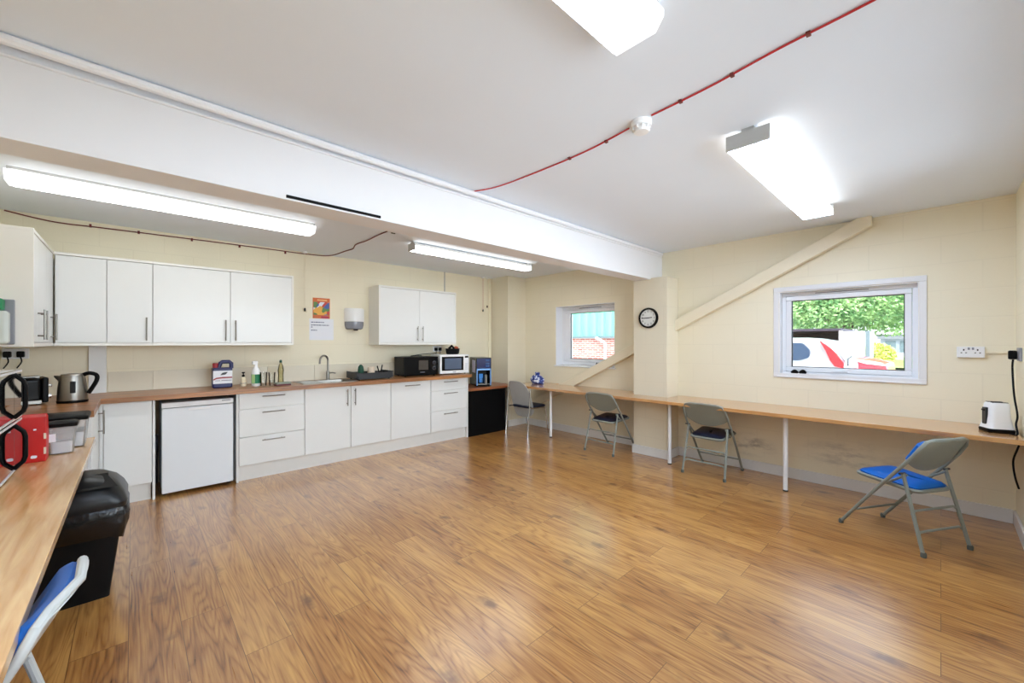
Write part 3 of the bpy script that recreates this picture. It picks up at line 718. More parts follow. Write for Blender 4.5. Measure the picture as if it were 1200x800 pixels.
# return wall cupboard on the left wall
r = thing('wall_cupboard', 'white wall cupboard on the left wall, its plain end towards us', 'cabinet', (-0.63, 4.5, UB))
mb = MB(); X1 = -0.472
mb.box(LX, X1, 4.05, UY + .02, UT - .022, UT).box(LX, X1, 4.05, UY + .02, UB, UB + .025).box(LX, X1, 4.05, 4.068, UB + .025, UT - .022).box(LX, X1 - .03, 4.068, WY, UB + .025, UT - .022)
mb.build('carcass', 'carcass', r, smooth=False, bevel=.001)
for a, b2, h in ((4.07, 4.29, 4.235), (4.29, 4.61, 4.36), (4.61, 4.955, 4.82)):
    d = B(X1 - .021, X1 - .003, a + .002, b2 - .002, UB + .029, UT - .027).build('door', 'white', r, bevel=.0015, smooth=False)
    bar_handle(d, (X1 - .003, h, 1.392), (X1 - .003, h, 1.60), (1, 0, 0))
# soap dispenser on its end panel
r = thing('soap_dispenser', 'green capped soap dispenser on the end of the left wall cupboard', 'soap dispenser', (-0.63, 4.0, 1.36))
B(-0.70, -0.548, 4.030, 4.0505, 1.36, 1.645).build('backplate', 'greypl', r, bevel=.006, smooth=False)
B(-0.69, -0.562, 3.955, 4.029, 1.362, 1.57).build('reservoir', 'pale', r, bevel=.02, bseg=3)
B(-0.685, -0.585, 3.94, 4.029, 1.572, 1.645).build('cap', 'green', r, bevel=.012, bseg=3)

# black-sided low cupboard beyond the kitchen run
CT = 0.705
r = thing('side_cupboard', 'low black fronted cupboard with a red brown top under the coffee machine', 'cabinet', (3.9, 4.95, 0))
B(3.553, 4.275, 4.70, 5.26, 0, CT - 0.036).build('body', 'cabblack', r, smooth=False)
MB().prism([(3.553, 4.655), (4.262, 4.640), (4.285, 4.68), (4.45, 4.83), (4.455, 5.262), (3.553, 5.262)], 'z', CT - 0.035, CT).build('top', wood_top('red brown top', srgb(122, 66, 34), srgb(170, 100, 56), 'X', .35), r, smooth=False, bevel=.002)

# ------------------------------------------------------------------ sink, tap
r = thing('sink', 'steel sink and drainer set into the worktop', 'sink', (1.67, 4.94, WT))
mb = MB(); t = 0.004
X0, X1, Y0, Y1 = 1.355, 1.95, 4.755, 5.175
for (x0, x1, y0, y1) in ((X0, SX0, Y0, Y1), (SX1, X1, Y0, Y1), (SX0, SX1, Y0, SY0), (SX0, SX1, SY1, Y1)): mb.box(x0, x1, y0, y1, WT, WT + t)
mb.build('rim', 'steel', r, smooth=False)
mb = MB()
for k in range(6): mb.box(X0 + .03, SX0 - .03, Y0 + .07 + k * .055, Y0 + .078 + k * .055, WT + t, WT + t + .003)
mb.build('drainer_ribs', 'steel', r, smooth=False)
rings = []
for z, s in ((WT + t, 0), (WT - 0.02, 0.003), (WT - 0.13, 0.012), (WT - 0.145, 0.05)):
    rings.append([(x, y, z) for x, y in round_poly([(SX0 + s, SY0 + s), (SX1 - s, SY0 + s), (SX1 - s, SY1 - s), (SX0 + s, SY1 - s)], 0.04)])
mb = MB().loft(rings, cap=False); mb._f(list(mb.bm.verts)[-len(rings[0]):]); mb.build('bowl', 'steel', r)
r = thing('mixer_tap', 'tall chrome swan neck tap behind the sink', 'tap', (1.70, 5.12, WT + t))
tx, ty = 1.735, 5.13
MB().lathe([(0.024, 0.004), (0.024, 0.012), (0.020, 0.016), (0.020, 0.10), (0.014, 0.115)], (tx, ty, WT), 18).build('body', 'steel', r)
arc = [(tx, ty, WT + .10), (tx, ty, WT + .22)] + [(tx - 0.062 + 0.062 * math.cos(a_), ty - (0.05 - .05 * math.cos(a_)), WT + .24 + 0.062 * math.sin(a_)) for a_ in [PI * k / 12 for k in range(0, 13)]] + [(tx - 0.127, ty - 0.103, WT + .205)]
MB().tube(arc, 0.011, 12).build('spout', 'steel', r)
MB().tube([(tx + .015, ty, WT + .085), (tx + .05, ty - .01, WT + .09), (tx + .085, ty - .02, WT + .082)], 0.007, 8).build('lever', 'steel', r)

# ------------------------------------------------------------------ things on the worktop
def bottle(name, label, x, y, prof, mat, cap=None, band=None, seg=20, cat='bottle'):
    r = thing(name, label, cat, (x, y, WT))
    MB().lathe(prof, (x, y, WT), seg).build('body', mat, r)
    if band: MB().lathe(band[0], (x, y, WT), seg).build('label_band', band[1], r)
    if cap: MB().lathe(cap[0], (x, y, WT), seg).build('cap', cap[1], r)
    return r
# jerrycan
r = thing('jerrycan', 'dark blue jerrycan with a red cap on the worktop', 'jerrycan', (0.665, 5.0, WT))
jx0, jx1, jy0, jy1 = 0.577, 0.742, 4.955, 5.06
B(jx0, jx1, jy0, jy1, WT, WT + 0.205).build('body', 'bluejug', r, bevel=.014, bseg=3)
mb = MB(); hp = [(jx0 + .052, WT + .195), (jx0 + .07, WT + .25), (jx0 + .085, WT + .262), (jx1 - .022, WT + .262), (jx1 - .004, WT + .245), (jx1 - .004, WT + .195)]
mb.tube([(x, (jy0 + jy1) / 2, z) for x, z in hp], 0.019, 10); mb.build('grip', 'bluejug', r)
MB().lathe([(0.024, .20), (0.024, .245), (0.018, .252)], (jx0 + .028, (jy0 + jy1) / 2, WT), 18).build('cap', 'redcap', r)
l = B(jx0 + .003, jx1 - .003, jy0 - .0015, jy0 + .003, WT + .045, WT + .175).build('paper_label', 'paper', r)
mb = MB().prism(round_poly([(jx0 + .06, WT + .13), (jx0 + .08, WT + .155), (jx0 + .125, WT + .162), (jx0 + .105, WT + .135)], .008, 3), 'y', jy0 - .003, jy0 - .0016); mb.build('logo_patch', 'darkgrey', l)
mb = MB(); mb.loft([[(x, y, z + h) for (x, z) in ((jx0 + .005, WT + .088), (jx0 + .03, WT + .102), (jx0 + .08, WT + .107), (jx1 - .005, WT + .107))] for y, h in ((jy0 - .0030, -.009), (jy0 - .0030, .005))], cap=False, closed=False); mb.build('swoosh', 'redcap', l)
mb = MB(); mb.box(jx0 + .07, jx1 - .01, jy0 - .0028, jy0 - .0017, WT + .074, WT + .079).box(jx0 + .02, jx0 + .06, jy0 - .0028, jy0 - .0017, WT + .074, WT + .078); mb.build('text_lines', 'ink', l)
r = bottle('soap_bottle', 'small cream soap bottle with a black pump', 0.845, 5.02, [(0.024, 0), (0.026, .004), (0.026, .075), (0.018, .092), (0.010, .098)], 'cream_label', ([(0.013, .099), (0.013, .118), (0.005, .12), (0.005, .135), (0.014, .137), (0.014, .147), (0.004, .149)], 'black'), ([(0.0265, .03), (0.0265, .034)], 'ink'))
r = bottle('spray_bottle', 'white trigger spray bottle with a green label', 0.945, 4.95, [(0.036, 0), (0.040, .006), (0.040, .145), (0.034, .170), (0.016, .20), (0.014, .235)], 'whitepl', None, ([(0.0408, .03), (0.0408, .125)], 'greenlabel'))
mb = MB(); mb.obox((0.935, 4.945, WT + .245), (1, .3, 0), (-.3, 1, 0), (0, 0, 1), .05, .022, .035); mb.build('trigger_head', 'whitepl', r, bevel=.006)
mb = MB(); mb.obox((0.915, 4.913, WT + .08), (.75, -.66, 0), (.66, .75, 0), (0, 0, 1), .03, .004, .09); mb.build('label_panel', 'limelabel', r)
# tumblers
def tumbler(label, x, y, rad, h):
    return solo(MB().lathe([(rad * .8, 0), (rad, h), (rad - .003, h), (rad * .8 - .003, .006)], (x, y, WT), 20), 'tumbler', 'clear', label, 'glass')
tumbler('tall clear patterned glass right of the spray bottle', 1.005, 4.90, 0.034, 0.145)
tumbler('short clear glass left of the sponge', 1.075, 4.86, 0.03, 0.062)
tumbler('tall clear glass between the spray bottle and green bottle', 1.115, 5.05, 0.034, 0.13)
# sponge
r = thing('sponge', 'grey green sponge with a maroon pad on the worktop edge', 'sponge', (1.17, 4.82, WT))
mb = MB(); mb.obox((1.165, 4.82, WT + .008), (.98, .17, 0), (-.17, .98, 0), (0, 0, 1), .15, .07, .016); mb.build('scouring_pad', 'pad', r, bevel=.004)
mb = MB(); mb.obox((1.165, 4.82, WT + .026), (.98, .17, 0), (-.17, .98, 0), (0, 0, 1), .15, .07, .02); mb.build('foam', 'sponge', r, bevel=.005)
# green bottle
r = bottle('green_bottle', 'slim olive glass bottle standing behind the sponge', 1.205, 5.06, [(0.027, 0), (0.030, .006), (0.026, .10), (0.031, .15), (0.022, .20), (0.012, .225), (0.011, .245)], 'olive', ([(0.013, .235), (0.013, .258), (0.006, .266)], 'dkgreen'))
# dish rack
r = thing('dish_rack', 'dark grey dish rack holding crockery beside the tap', 'dish rack', (2.17, 4.95, WT))
x0, x1, y0, y1 = 1.955, 2.42, 4.80, 5.10
mb = MB()
mb.box(x0 + .02, x1 - .02, y0 + .02, y1 - .02, WT + .012, WT + .02)
for s in (0, 1):
    y = y0 if s == 0 else y1
    mb.prism([(x0, WT + .105), (x0 + .02, WT + .012), (x1 - .02, WT + .012), (x1, WT + .105), (x1 - .03, WT + .088), (x0 + .03, WT + .088)], 'y', y - .006, y + .006)
for x in (x0, x1):
    mb.box(x - .006, x + .006, y0, y1, WT + .02, WT + .10)
for k in range(9): mb.box(x0 + .05 + k * .044, x0 + .056 + k * .044, y0 + .02, y1 - .02, WT + .02, WT + .026)
mb.build('basket', 'darkgrey', r)
mb = MB()
for x, y in ((x0 + .04, y0 + .03), (x1 - .04, y0 + .03), (x0 + .04, y1 - .03), (x1 - .04, y1 - .03)): mb.lathe([(.012, 0), (.012, .013)], (x, y, WT), 10)
mb.build('feet', 'rubber', r)
mb = MB(); mb.lathe([(0.03, .027), (0.036, .05), (0.036, .12), (0.03, .16), (0.012, .185)], (2.06, 4.93, WT), 18); tag(mb.build('bottle', 'dkgreen'), 'rounded dark green bottle upturned in the dish rack', 'bottle')
mb = MB(); mb.lathe([(0.034, .027), (0.045, .035), (0.045, .15), (0.041, .15), (0.041, .035)], (2.205, 4.96, WT), 18); tag(mb.build('beaker', 'pinkcream'), 'peach coloured beaker standing in the dish rack', 'cup')
r2 = thing('cutlery_caddy', 'black cutlery jumble at the right end of the dish rack', 'cutlery', (2.34, 4.95, WT))
for (dx, dy, lx, ly, h) in ((0, 0, -.03, .02, .16), (.01, .02, .03, .0, .17), (.02, -.03, .06, -.02, .10)):
    MB().tube([(2.32 + dx, 4.95 + dy, WT + .034), (2.32 + dx + lx, 4.95 + dy + ly, WT + h)], .008, 8).build('utensil', 'black', r2)
MB().ball((2.385, 4.94, WT + .075), .045, .03, .03).build('ladle_bowl', 'black', r2)
MB().lathe([(.022, .027), (.022, .035), (.06, .052), (.062, .056)], (2.335, 5.025, WT), 16).build('saucepan_lid', 'dkred', r2)

def microwave(name, label, loc, rz, w, h, d, body, doorm, style):
    """local: front faces -y, centre bottom front edge at origin"""
    r = thing(name, label, 'microwave', loc); ORIGIN[r.name] = Vector((0, 0, 0))
    f = 0.012
    B(-w / 2, w / 2, 0.02, d, f, h).build('body', body, r, bevel=.006, smooth=False)
    pw = w * 0.24 if style != 'white' else w * .17
    dr = B(-w / 2, w / 2 - pw - .002, 0, 0.019, f + .002, h - .002).build('door', doorm, r, bevel=.004, smooth=False)
    p = B(w / 2 - pw, w / 2, 0, 0.019, f + .002, h - .002).build('control_panel', doorm, r, bevel=.003, smooth=False)
    if style == 'white':
        B(-w / 2 + .03, w / 2 - pw - .012, -.002, -.0002, f + .045, h - .03).build('window_surround', 'blackgloss', dr, smooth=False)
        B(-w / 2 + .075, w / 2 - pw - .045, -.0035, -.0022, f + .062, h - .052).build('window_pane', plain('grey blue oven window', srgb(86, 100, 122), .1), dr, smooth=False)
        B(w / 2 - pw + .014, w / 2 - .012, -.0015, -.0002, h - .05, h - .022).build('display', 'blackgloss', p, smooth=False)
        mb = MB()
        for i in range(3):
            for j in range(4): mb.box(w / 2 - pw + .016 + i * .018, w / 2 - pw + .03 + i * .018, -.002, -.0002, f + .05 + j * .026, f + .066 + j * .026)
        mb.build('buttons', plain('pale grey key', srgb(214, 218, 224), .4), p, smooth=False)
        B(-.03, .02, -.0015, -.0002, f + .018, f + .026).build('badge', 'greypl', dr, smooth=False)
    else:
        B(-w / 2 + w * .42, w / 2 - pw - .03, -.0015, -.0002, f + .075, h - .05).build('window_pane', plain('smoked oven window', srgb(74, 70, 66), .15), dr, smooth=False)
        B(-.02 , .05, -.0015, -.0002, f + .04, f + .047).build('badge', 'greypl', dr, smooth=False)
        for z in (h * .40, h * .68):
            mb = MB(); mb.lathe([(.021, 0), (.021, -.014), (.016, -.018)], (w / 2 - pw / 2, 0, z), 18, 'y'); k_ = mb.build('knob', 'darkgrey', p)
            mb = MB(); mb.tube([(w / 2 - pw / 2 + .024 * math.cos(a_), -.001, z + .024 * math.sin(a_)) for a_ in [2 * PI * q / 20 for q in range(20)]], .0018, 5, closed=True); mb.build('dial_ring', 'greypl', p)
    for x in (-w / 2 + .04, w / 2 - .04):
        for y in (.05, d - .05): MB().lathe([(.012, 0), (.012, f)], (x, y, 0), 10).build('foot', 'rubber', r)
    r.rotation_euler = (0, 0, rz)
    return r
microwave('microwave', 'black microwave with two dials on the worktop', (2.86, 4.84, WT), -0.10, 0.50, 0.265, 0.34, 'black', 'blackgloss', 'dial')
microwave('microwave', 'white microwave on the end of the worktop', (3.40, 4.83, WT), -0.14, 0.465, 0.285, 0.33, 'whitepl', 'whitepl', 'white')

# basket with fruit on the white microwave, sockets above
r = thing('wire_basket', 'black basket on top of the white microwave', 'basket', (3.475, 5.0, WT + .285))
bz = WT + .286
mb = MB()
rings = [[(3.475 + (0.105 + s) * math.cos(a_), 4.99 + (0.07 + s) * math.sin(a_), z) for a_ in [2 * PI * k / 20 for k in range(20)]] for z, s in ((bz, -.01), (bz + .012, 0), (bz + .085, .012), (bz + .085, .004), (bz + .014, -.01))]
mb.loft(rings); mb.build('bowl', 'black', r)
MB().tube([(3.40, 4.98, bz + .08), (3.44, 4.96, bz + .125), (3.48, 4.97, bz + .09)], .018, 8).build('cable_coil', 'black', r)
solo(MB().ball((3.532, 4.985, bz + .075), .042, .042, .044), 'fruit', 'terracotta', 'orange brown round fruit in the black basket', 'fruit')
def socket(name, label, x, z, w=.146, h=.086, y=WY, plugs=(), cat='socket'):
    r = thing(name, label, cat, (x, y, z))
    B(x - w / 2, x + w / 2, y - .014, y, z - h / 2, z + h / 2).build('faceplate', 'whitepl', r, bevel=.004, smooth=False)
    for p in plugs:
        g = B(x + p - .022, x + p + .022, y - .05, y - .0145, z - .03, z + .02).build('plug', 'black', r, bevel=.008)
        MB().tube(spline([(x + p, y - .032, z - .03), (x + p + .004, y - .03, z - .07), (x + p - .02, y - .04, z - .12)]), .0045, 6).build('flex', 'black', g)
    return r
socket('wall_socket', 'double wall socket with black plugs behind the white microwave', 3.38, 1.28, plugs=(-.035, .035))
socket('wall_socket', 'double wall socket with black plugs in the left kitchen corner', -0.71, 1.28, plugs=(-.04, .03))
solo(MB().tube(spline([(3.06, 5.17, WT + .267), (2.95, 5.12, WT + .275), (2.86, 5.13, WT + .27), (3.1, 5.2, WT + .29), (3.33, 5.215, WT + .30)]), .005, 6), 'power_lead', 'black', 'loose black lead across the top of the black microwave', 'cable')

# coffee machine
r = thing('coffee_machine', 'black coffee machine with a blue lit front on the low cupboard', 'coffee machine', (3.80, 4.85, CT))
ORIGIN[r.name] = Vector((0, 0, 0))
w, h, d = 0.235, 0.44, 0.42
mb = MB()
mb.box(-w / 2, w / 2, .10, d, 0.01, h).box(-w / 2, w / 2, 0, .10, h * .60, h).box(-w / 2, -w / 2 + .028, 0, .10, .01, h * .60).box(w / 2 - .028, w / 2, 0, .10, .01, h * .60).box(-w / 2, w / 2, 0, .10, .01, .035)
mb.build('body', 'blackgloss', r, smooth=False, bevel=.003)
s = B(-w / 2 + .008, w / 2 - .008, -.004, -.0003, h * .63, h - .012).build('screen', 'lcd', r, smooth=False)
mb = MB()
for z in (h * .70, h * .78, h * .90): mb.box(.03, .085, -.0055, -.0042, z, z + .008)
mb.build('menu_lines', 'bluelit', s, smooth=False)
B(-w / 2 + .006, w / 2 - .006, -.006, -.0003, h * .565, h * .625).build('drip_hood', plain('blue steel', srgb(110, 150, 200), .25, .6), r, smooth=False, bevel=.002)
mb = MB(); mb.box(-w / 2 + .004, -w / 2 + .02, -.004, -.0003, .02, h * .56).box(w / 2 - .02, w / 2 - .004, -.004, -.0003, .02, h * .56)
mb.build('edge_trim', plain('blue steel edge', srgb(96, 132, 180), .3, .6), r, smooth=False)
B(-.05, .0, .06, .099, .06, .19).build('back_light', 'bluelit', r, smooth=False)
MB().lathe([(.03, .036), (.034, .13), (.031, .13), (.028, .04)], (-.04, .045, 0), 18).build('glass_jug', 'clear', r)
MB().lathe([(.028, .036), (.028, .17), (.02, .18)], (.045, .05, 0), 18).build('canister', 'steel', r)
B(-w / 2 + .02, w / 2 - .02, -.01, .098, .036, .042).build('drip_tray', 'steel', r, smooth=False)
B(-w / 2 - .0015, -w / 2 - .0003, .06, .26, .21, .40).build('notice', plain('pale lilac notice', srgb(196, 194, 220), .6), r, smooth=False)
for x in (-.09, .09):
    for y in (.04, .36): MB().lathe([(.012, 0), (.012, .0105)], (x, y, 0), 10).build('foot', 'rubber', r)
r.location = (3.875, 4.745, CT); r.rotation_euler = (0, 0, -0.42)

# toaster and kettle in the left corner
r = thing('toaster', 'black and chrome toaster left of the kettle', 'toaster', (-0.56, 4.62, WT))
ORIGIN[r.name] = Vector((0, 0, 0))
B(-.15, .115, -.085, .085, .018, .175).build('body', 'blackgloss', r, bevel=.022, bseg=3)
B(-.165, -.150, -.085, .085, .012, .18).build('end_cheek', 'steel', r, bevel=.006); B(.115, .145, -.088, .088, .012, .178).build('end_cheek', 'black', r, bevel=.01)
B(-.15, .115, -.089, .089, .006, .03).build('base', 'steel', r, bevel=.003)
mb = MB(); mb.box(-.15, .115, -.03, .03, .172, .187); mb.build('top_bar', 'steel', r, bevel=.005)
for y in (-.045, .045): B(-.12, .09, y - .012, y + .012, .1745, .1795).build('slot', 'rubber', r)
B(.145, .168, -.02, .02, .11, .128).build('lever', 'chrome', r, bevel=.004)
MB().lathe([(.016, .145), (.016, .160)], (0, -.04, .05), 14, 'x').build('browning_knob', 'chrome', r)
for x in (-.12, .1):
    for y in (-.06, .06): MB().lathe([(.01, 0), (.01, .007)], (x, y, 0), 8).build('foot', 'rubber', r)
r.location = (-0.635, 4.60, WT); r.rotation_euler = (0, 0, 0.22); r.scale = (1.12, 1.12, 1.12)
r = thing('kettle', 'brushed steel kettle with a black handle on the corner worktop', 'kettle', (-0.35, 4.60, WT))
ORIGIN[r.name] = Vector((0, 0, 0))
MB().lathe([(.084, 0), (.086, .016), (.078, .018)], (0, 0, 0), 28).build('power_base', 'black', r)
MB().lathe([(.082, .019), (.083, .026), (.080, .10), (.072, .17), (.066, .205)], (0, 0, 0), 32).build('body', 'steel', r)
MB().lathe([(.066, .2055), (.06, .216), (.02, .222)], (0, 0, 0), 28).build('lid', 'steel', r)
mb = MB(); mb.loft([[(-.060, -.022, .15), (-.060, .022, .15), (-.058, .022, .205), (-.058, -.022, .205)], [(-.098, -.008, .195), (-.098, .008, .195), (-.100, .008, .208), (-.100, -.008, .208)]]); mb.build('spout', 'steel', r, bevel=.003)
hp = spline([(.055, 0, .205), (.09, 0, .22), (.132, 0, .205), (.135, 0, .165), (.112, 0, .11), (.088, 0, .065)], 6)
MB().tube(hp, .0145, 10).build('handle', 'black', r)
B(.012, .044, -.0845, -.074, .075, .165).build('water_gauge', 'darkgrey', r, bevel=.012)
r.location = (-0.338, 4.57, WT); r.rotation_euler = (0, 0, -0.25)

# ------------------------------------------------------------------ left counter and what stands on it
DL = 0.74
r = thing('side_counter', 'pale oak counter along the left edge of the photo', 'counter', (-0.49, 1.7, 0))
B(LX + .012, -0.184, NY + .01, 3.885, DL - 0.032, DL).build('top', 'worktop_l', r, smooth=False, bevel=.003)
for (x, y) in ((-0.70, 0.3), (-0.70, 1.9), (-0.70, 3.6), (-0.30, 0.1)): MB().lathe([(.02, 0), (.02, DL - .033)], (x, y, 0), 16).build('leg', 'whitepl', r)
# mirror-fronted ovens
def side_oven(z, label):
    r = thing('microwave', label, 'microwave', (-0.6, 3.02, z), 'stacked microwaves')
    xf = -0.42; ya, yb = 2.78, 3.25
    B(-0.77, xf - .02, ya, yb, z + .010, z + .245).build('body', 'whitepl', r, bevel=.005, smooth=False)
    B(xf - .0195, xf, yb - .165, yb, z + .010, z + .245).build('control_panel', 'mirrorglass', r, bevel=.002, smooth=False)
    d = B(xf - .0195, xf, ya, yb - .167, z + .010, z + .245).build('door', 'mirrorglass', r, bevel=.002, smooth=False)
    mb = MB(); mb.box(xf, xf + .003, ya, yb, z + .236, z + .246).box(xf, xf + .003, ya, yb, z + .008, z + .016); mb.build('edge_strip', 'whitepl', r, smooth=False)
    hy = 3.07; c = 0.036
    prof = [(xf, z + .020), (xf + .030, z + .052), (xf + c, z + .075), (xf + c, z + .175), (xf + .030, z + .198), (xf, z + .232)]
    MB().tube([(x, hy, zz) for x, zz in prof], .0095, 10).build('handle', 'black', d)
    for y in (ya + .05, yb - .05):
        for x in (-.72, -.46): MB().lathe([(.012, 0), (.012, .0105)], (x, y, z), 10).build('foot', 'rubber', r)
    return r
side_oven(DL, 'lower of two mirror fronted microwaves stacked on the left counter')
side_oven(DL + .2465, 'upper of two mirror fronted microwaves stacked on the left counter')
# red pack
r = thing('red_carton', 'red carton with small white marks behind the microwaves', 'carton', (-0.40, 3.31, DL))
mb = MB(); mb.loft([[(-0.475, 3.27, DL), (-0.338, 3.27, DL), (-0.338, 3.36, DL), (-0.475, 3.36, DL)], [(-0.475, 3.268, DL + .12), (-0.336, 3.268, DL + .12), (-0.336, 3.362, DL + .12), (-0.475, 3.362, DL + .12)], [(-0.473, 3.28, DL + .235), (-0.338, 3.28, DL + .235), (-0.338, 3.35, DL + .235), (-0.473, 3.35, DL + .235)], [(-0.47, 3.31, DL + .25), (-0.34, 3.31, DL + .25), (-0.34, 3.32, DL + .25), (-0.47, 3.32, DL + .25)]]); mb.build('box', 'red', r, bevel=.004)
mb = MB(); mb.prism(round_poly([(-.392, DL + .022), (-.37, DL + .022), (-.368, DL + .036), (-.39, DL + .038)], .006, 3), 'y', 3.2665, 3.2685); mb.prism(round_poly([(-.382, DL + .168), (-.372, DL + .168), (-.372, DL + .176), (-.382, DL + .176)], .002, 2), 'y', 3.2665, 3.2725)
mb.build('printed_marks', 'paper', r)
mb = MB(); mb.box(-.346, -.337, 3.267, 3.2685, DL + .04, DL + .075).box(-.346, -.337, 3.267, 3.2685, DL + .12, DL + .15); mb.build('side_marks', 'pinkcream', r)
def tub(label, x0, x1, y0, y1, h, fill, sticker=False):
    r = thing('storage_tub', label, 'tub', ((x0 + x1) / 2, (y0 + y1) / 2, DL))
    def ring(s, z): return [(x, y, z) for x, y in round_poly([(x0 - s, y0 - s), (x1 + s, y0 - s), (x1 + s, y1 + s), (x0 - s, y1 + s)], .02, 4)]
    mb = MB().loft([ring(-.012, DL + .003), ring(0.0, DL + h), ring(-.003, DL + h), ring(-.014, DL + .006)]); mb.build('box', 'tub', r)
    MB().loft([ring(-.016, DL + .007), ring(-.011, DL + fill)]).build('contents', 'contents', r)
    MB().loft([ring(.006, DL + h), ring(.008, DL + h + .02), ring(-.004, DL + h + .028)]).build('lid', 'black', r)
    if sticker: B(x0 + .003, x0 + .04, y0 - .0025, y0 - .001, DL + .075, DL + .12).build('sticker', 'paper', r)
    return r
tub('clear tub with a black lid and white contents beside the red carton', -0.355, -0.238, 3.40, 3.50, 0.155, 0.07, True)
tub('larger clear tub with a black lid at the far end of the left counter', -0.40, -0.205, 3.57, 3.80, 0.165, 0.09)

# ------------------------------------------------------------------ bin
r = thing('swing_bin', 'black swing top bin with a liner beside the left counter', 'bin', (-0.21, 3.24, 0))
def rr(x0, x1, y0, y1, z, rad=.04): return [(x, y, z) for x, y in round_poly([(x0, y0), (x1, y0), (x1, y1), (x0, y1)], rad, 5)]
MB().loft([rr(-.36, -.092, 3.085, 3.37, 0, .02), rr(-.36, -.092, 3.085, 3.37, .01, .02), rr(-.395, -.035, 3.035, 3.41, .48, .03)]).build('body', 'binbody', r)
mb = MB(); rng = random.Random(3); rings = []
for j, (z, s) in enumerate(((.335, -.004), (.37, .012), (.41, .024), (.45, .026), (.485, .014), (.50, .002))):
    base = rr(-.395, -.035, 3.03, 3.41, z, .05); cx, cy = -.215, 3.22; ring = []
    for i, (x, y, zz) in enumerate(base):
        v = Vector((x - cx, y - cy)); k = 1 + (s + rng.uniform(-.006, .006)) / v.length
        ring.append((cx + v.x * k, cy + v.y * k, zz + rng.uniform(-.006, .006) + (0.02 * math.sin(i * .5) if j == 0 else 0)))
    rings.append(ring)
mb.loft(rings, cap=False); mb.build('liner', 'binbag', r)
rings = [rr(-.405, -.025, 3.02, 3.42, .485, .05), rr(-.41, -.02, 3.015, 3.425, .515, .06), rr(-.40, -.035, 3.03, 3.41, .56, .08), rr(-.375, -.065, 3.06, 3.38, .61, .10), rr(-.33, -.11, 3.11, 3.33, .645, .09), rr(-.27, -.17, 3.17, 3.27, .658, .03)]
MB().loft(rings).build('lid', 'binlid', r)
mb = MB(); mb.loft([[(x, 3.05 + .01 * math.sin(t * PI) + t * .12 - .012, .595 + .052 * t + .006)for x in (-.36 + .08 * t, -.30, -.20, -.10, -.06 - .05 * t)] for t in (0, .25, .5, .75, 1.0)], cap=False, closed=False)
mb.build('swing_flap', 'binbody', r)

# ------------------------------------------------------------------ wall desk
DZ = 0.73
r = thing('wall_desk', 'long oak desk shelf fixed along the window wall', 'desk', (4.5, 2.0, 0))
X0 = 4.245; XB = 4.868
poly = [(X0, NY + .012), (XB, NY + .012), (XB, 2.188), (4.557, 2.188), (4.557, 2.657), (XB, 2.657), (XB, 3.74), (4.78, 3.74), (4.78, 4.11), (XB, 4.11), (XB, 4.59), (X0, 4.59)]
MB().prism(poly, 'z', DZ - .033, DZ).build('top', 'worktop_y', r, smooth=False, bevel=.002)
for x, y in ((4.40, 0.985), (4.42, 2.10), (4.42, 3.88)):
    l = MB().lathe([(.019, .012), (.019, DZ - .036)], (x, y, 0), 16).build('leg', 'whitepl', r)
    MB().lathe([(.021, 0), (.021, .012)], (x, y, 0), 16).build('foot', 'rubber', l)
    MB().lathe([(.035, DZ - .0385), (.035, DZ - .0335)], (x, y, 0), 16).build('top_plate', 'whitepl', l)
# white toaster at the right end
r = thing('toaster', 'white and black toaster on the right end of the desk', 'toaster', (4.53, -0.27, DZ)); ORIGIN[r.name] = Vector((0, 0, 0))
mb = MB(); rr2 = lambda s, z: [(x, y, z) for x, y in round_poly([(-.058 - s, -.055 - s), (.058 + s, -.055 - s), (.058 + s, .055 + s), (-.058 - s, .055 + s)], .028, 5)]
MB().loft([rr2(.012, 0), rr2(.014, .02), rr2(.008, .028)]).build('base', 'black', r)
MB().loft([rr2(.010, .0285), rr2(.004, .06), rr2(-.003, .12), rr2(-.005, .20), rr2(-.012, .212)]).build('body', 'whitepl', r)
for y in (-.026, .026): B(-.04, .04, y - .012, y + .012, .2105, .2155).build('slot', 'rubber', r)
mb = MB(); mb.prism(round_poly([(-.018, .055), (.018, .055), (.018, .175), (-.018, .175)], .008, 3), 'x', -.068, -.052); mb.build('lever_slot', 'darkgrey', r)
B(-.076, -.068, -.014, .014, .15, .162).build('lever', 'black', r, bevel=.003)
r.location = (4.53, -.275, DZ); r.rotation_euler = (0, 0, -1.15)
# printed bag
r = thing('snack_bag', 'crumpled blue and white printed bag on the far end of the desk', 'bag', (4.62, 4.33, DZ))
mb = MB(); rng = random.Random(5); rings = []
for z, sx, sy in ((0, .05, .10), (.02, .075, .125), (.06, .08, .13), (.10, .065, .11), (.125, .035, .065), (.14, .025, .035), (.175, .03, .05)):
    rings.append([(4.62 + sx * math.cos(a_) * (1 + rng.uniform(-.12, .12)), 4.33 + sy * math.sin(a_) * (1 + rng.uniform(-.12, .12)), DZ + z + (rng.uniform(-.012, .012) if z > 0.03 else 0)) for a_ in [2 * PI * k / 16 for k in range(16)]])
mb.loft(rings); mb.build('bag', 'bagprint', r, smooth=False)
mb = MB(); mb.obox((4.545, 4.30, DZ + .05), (0, 1, 0), (0, 0, 1), (1, 0, 0), .07, .03, .012); mb.build('printed_patch', 'paper', r, bevel=.003)

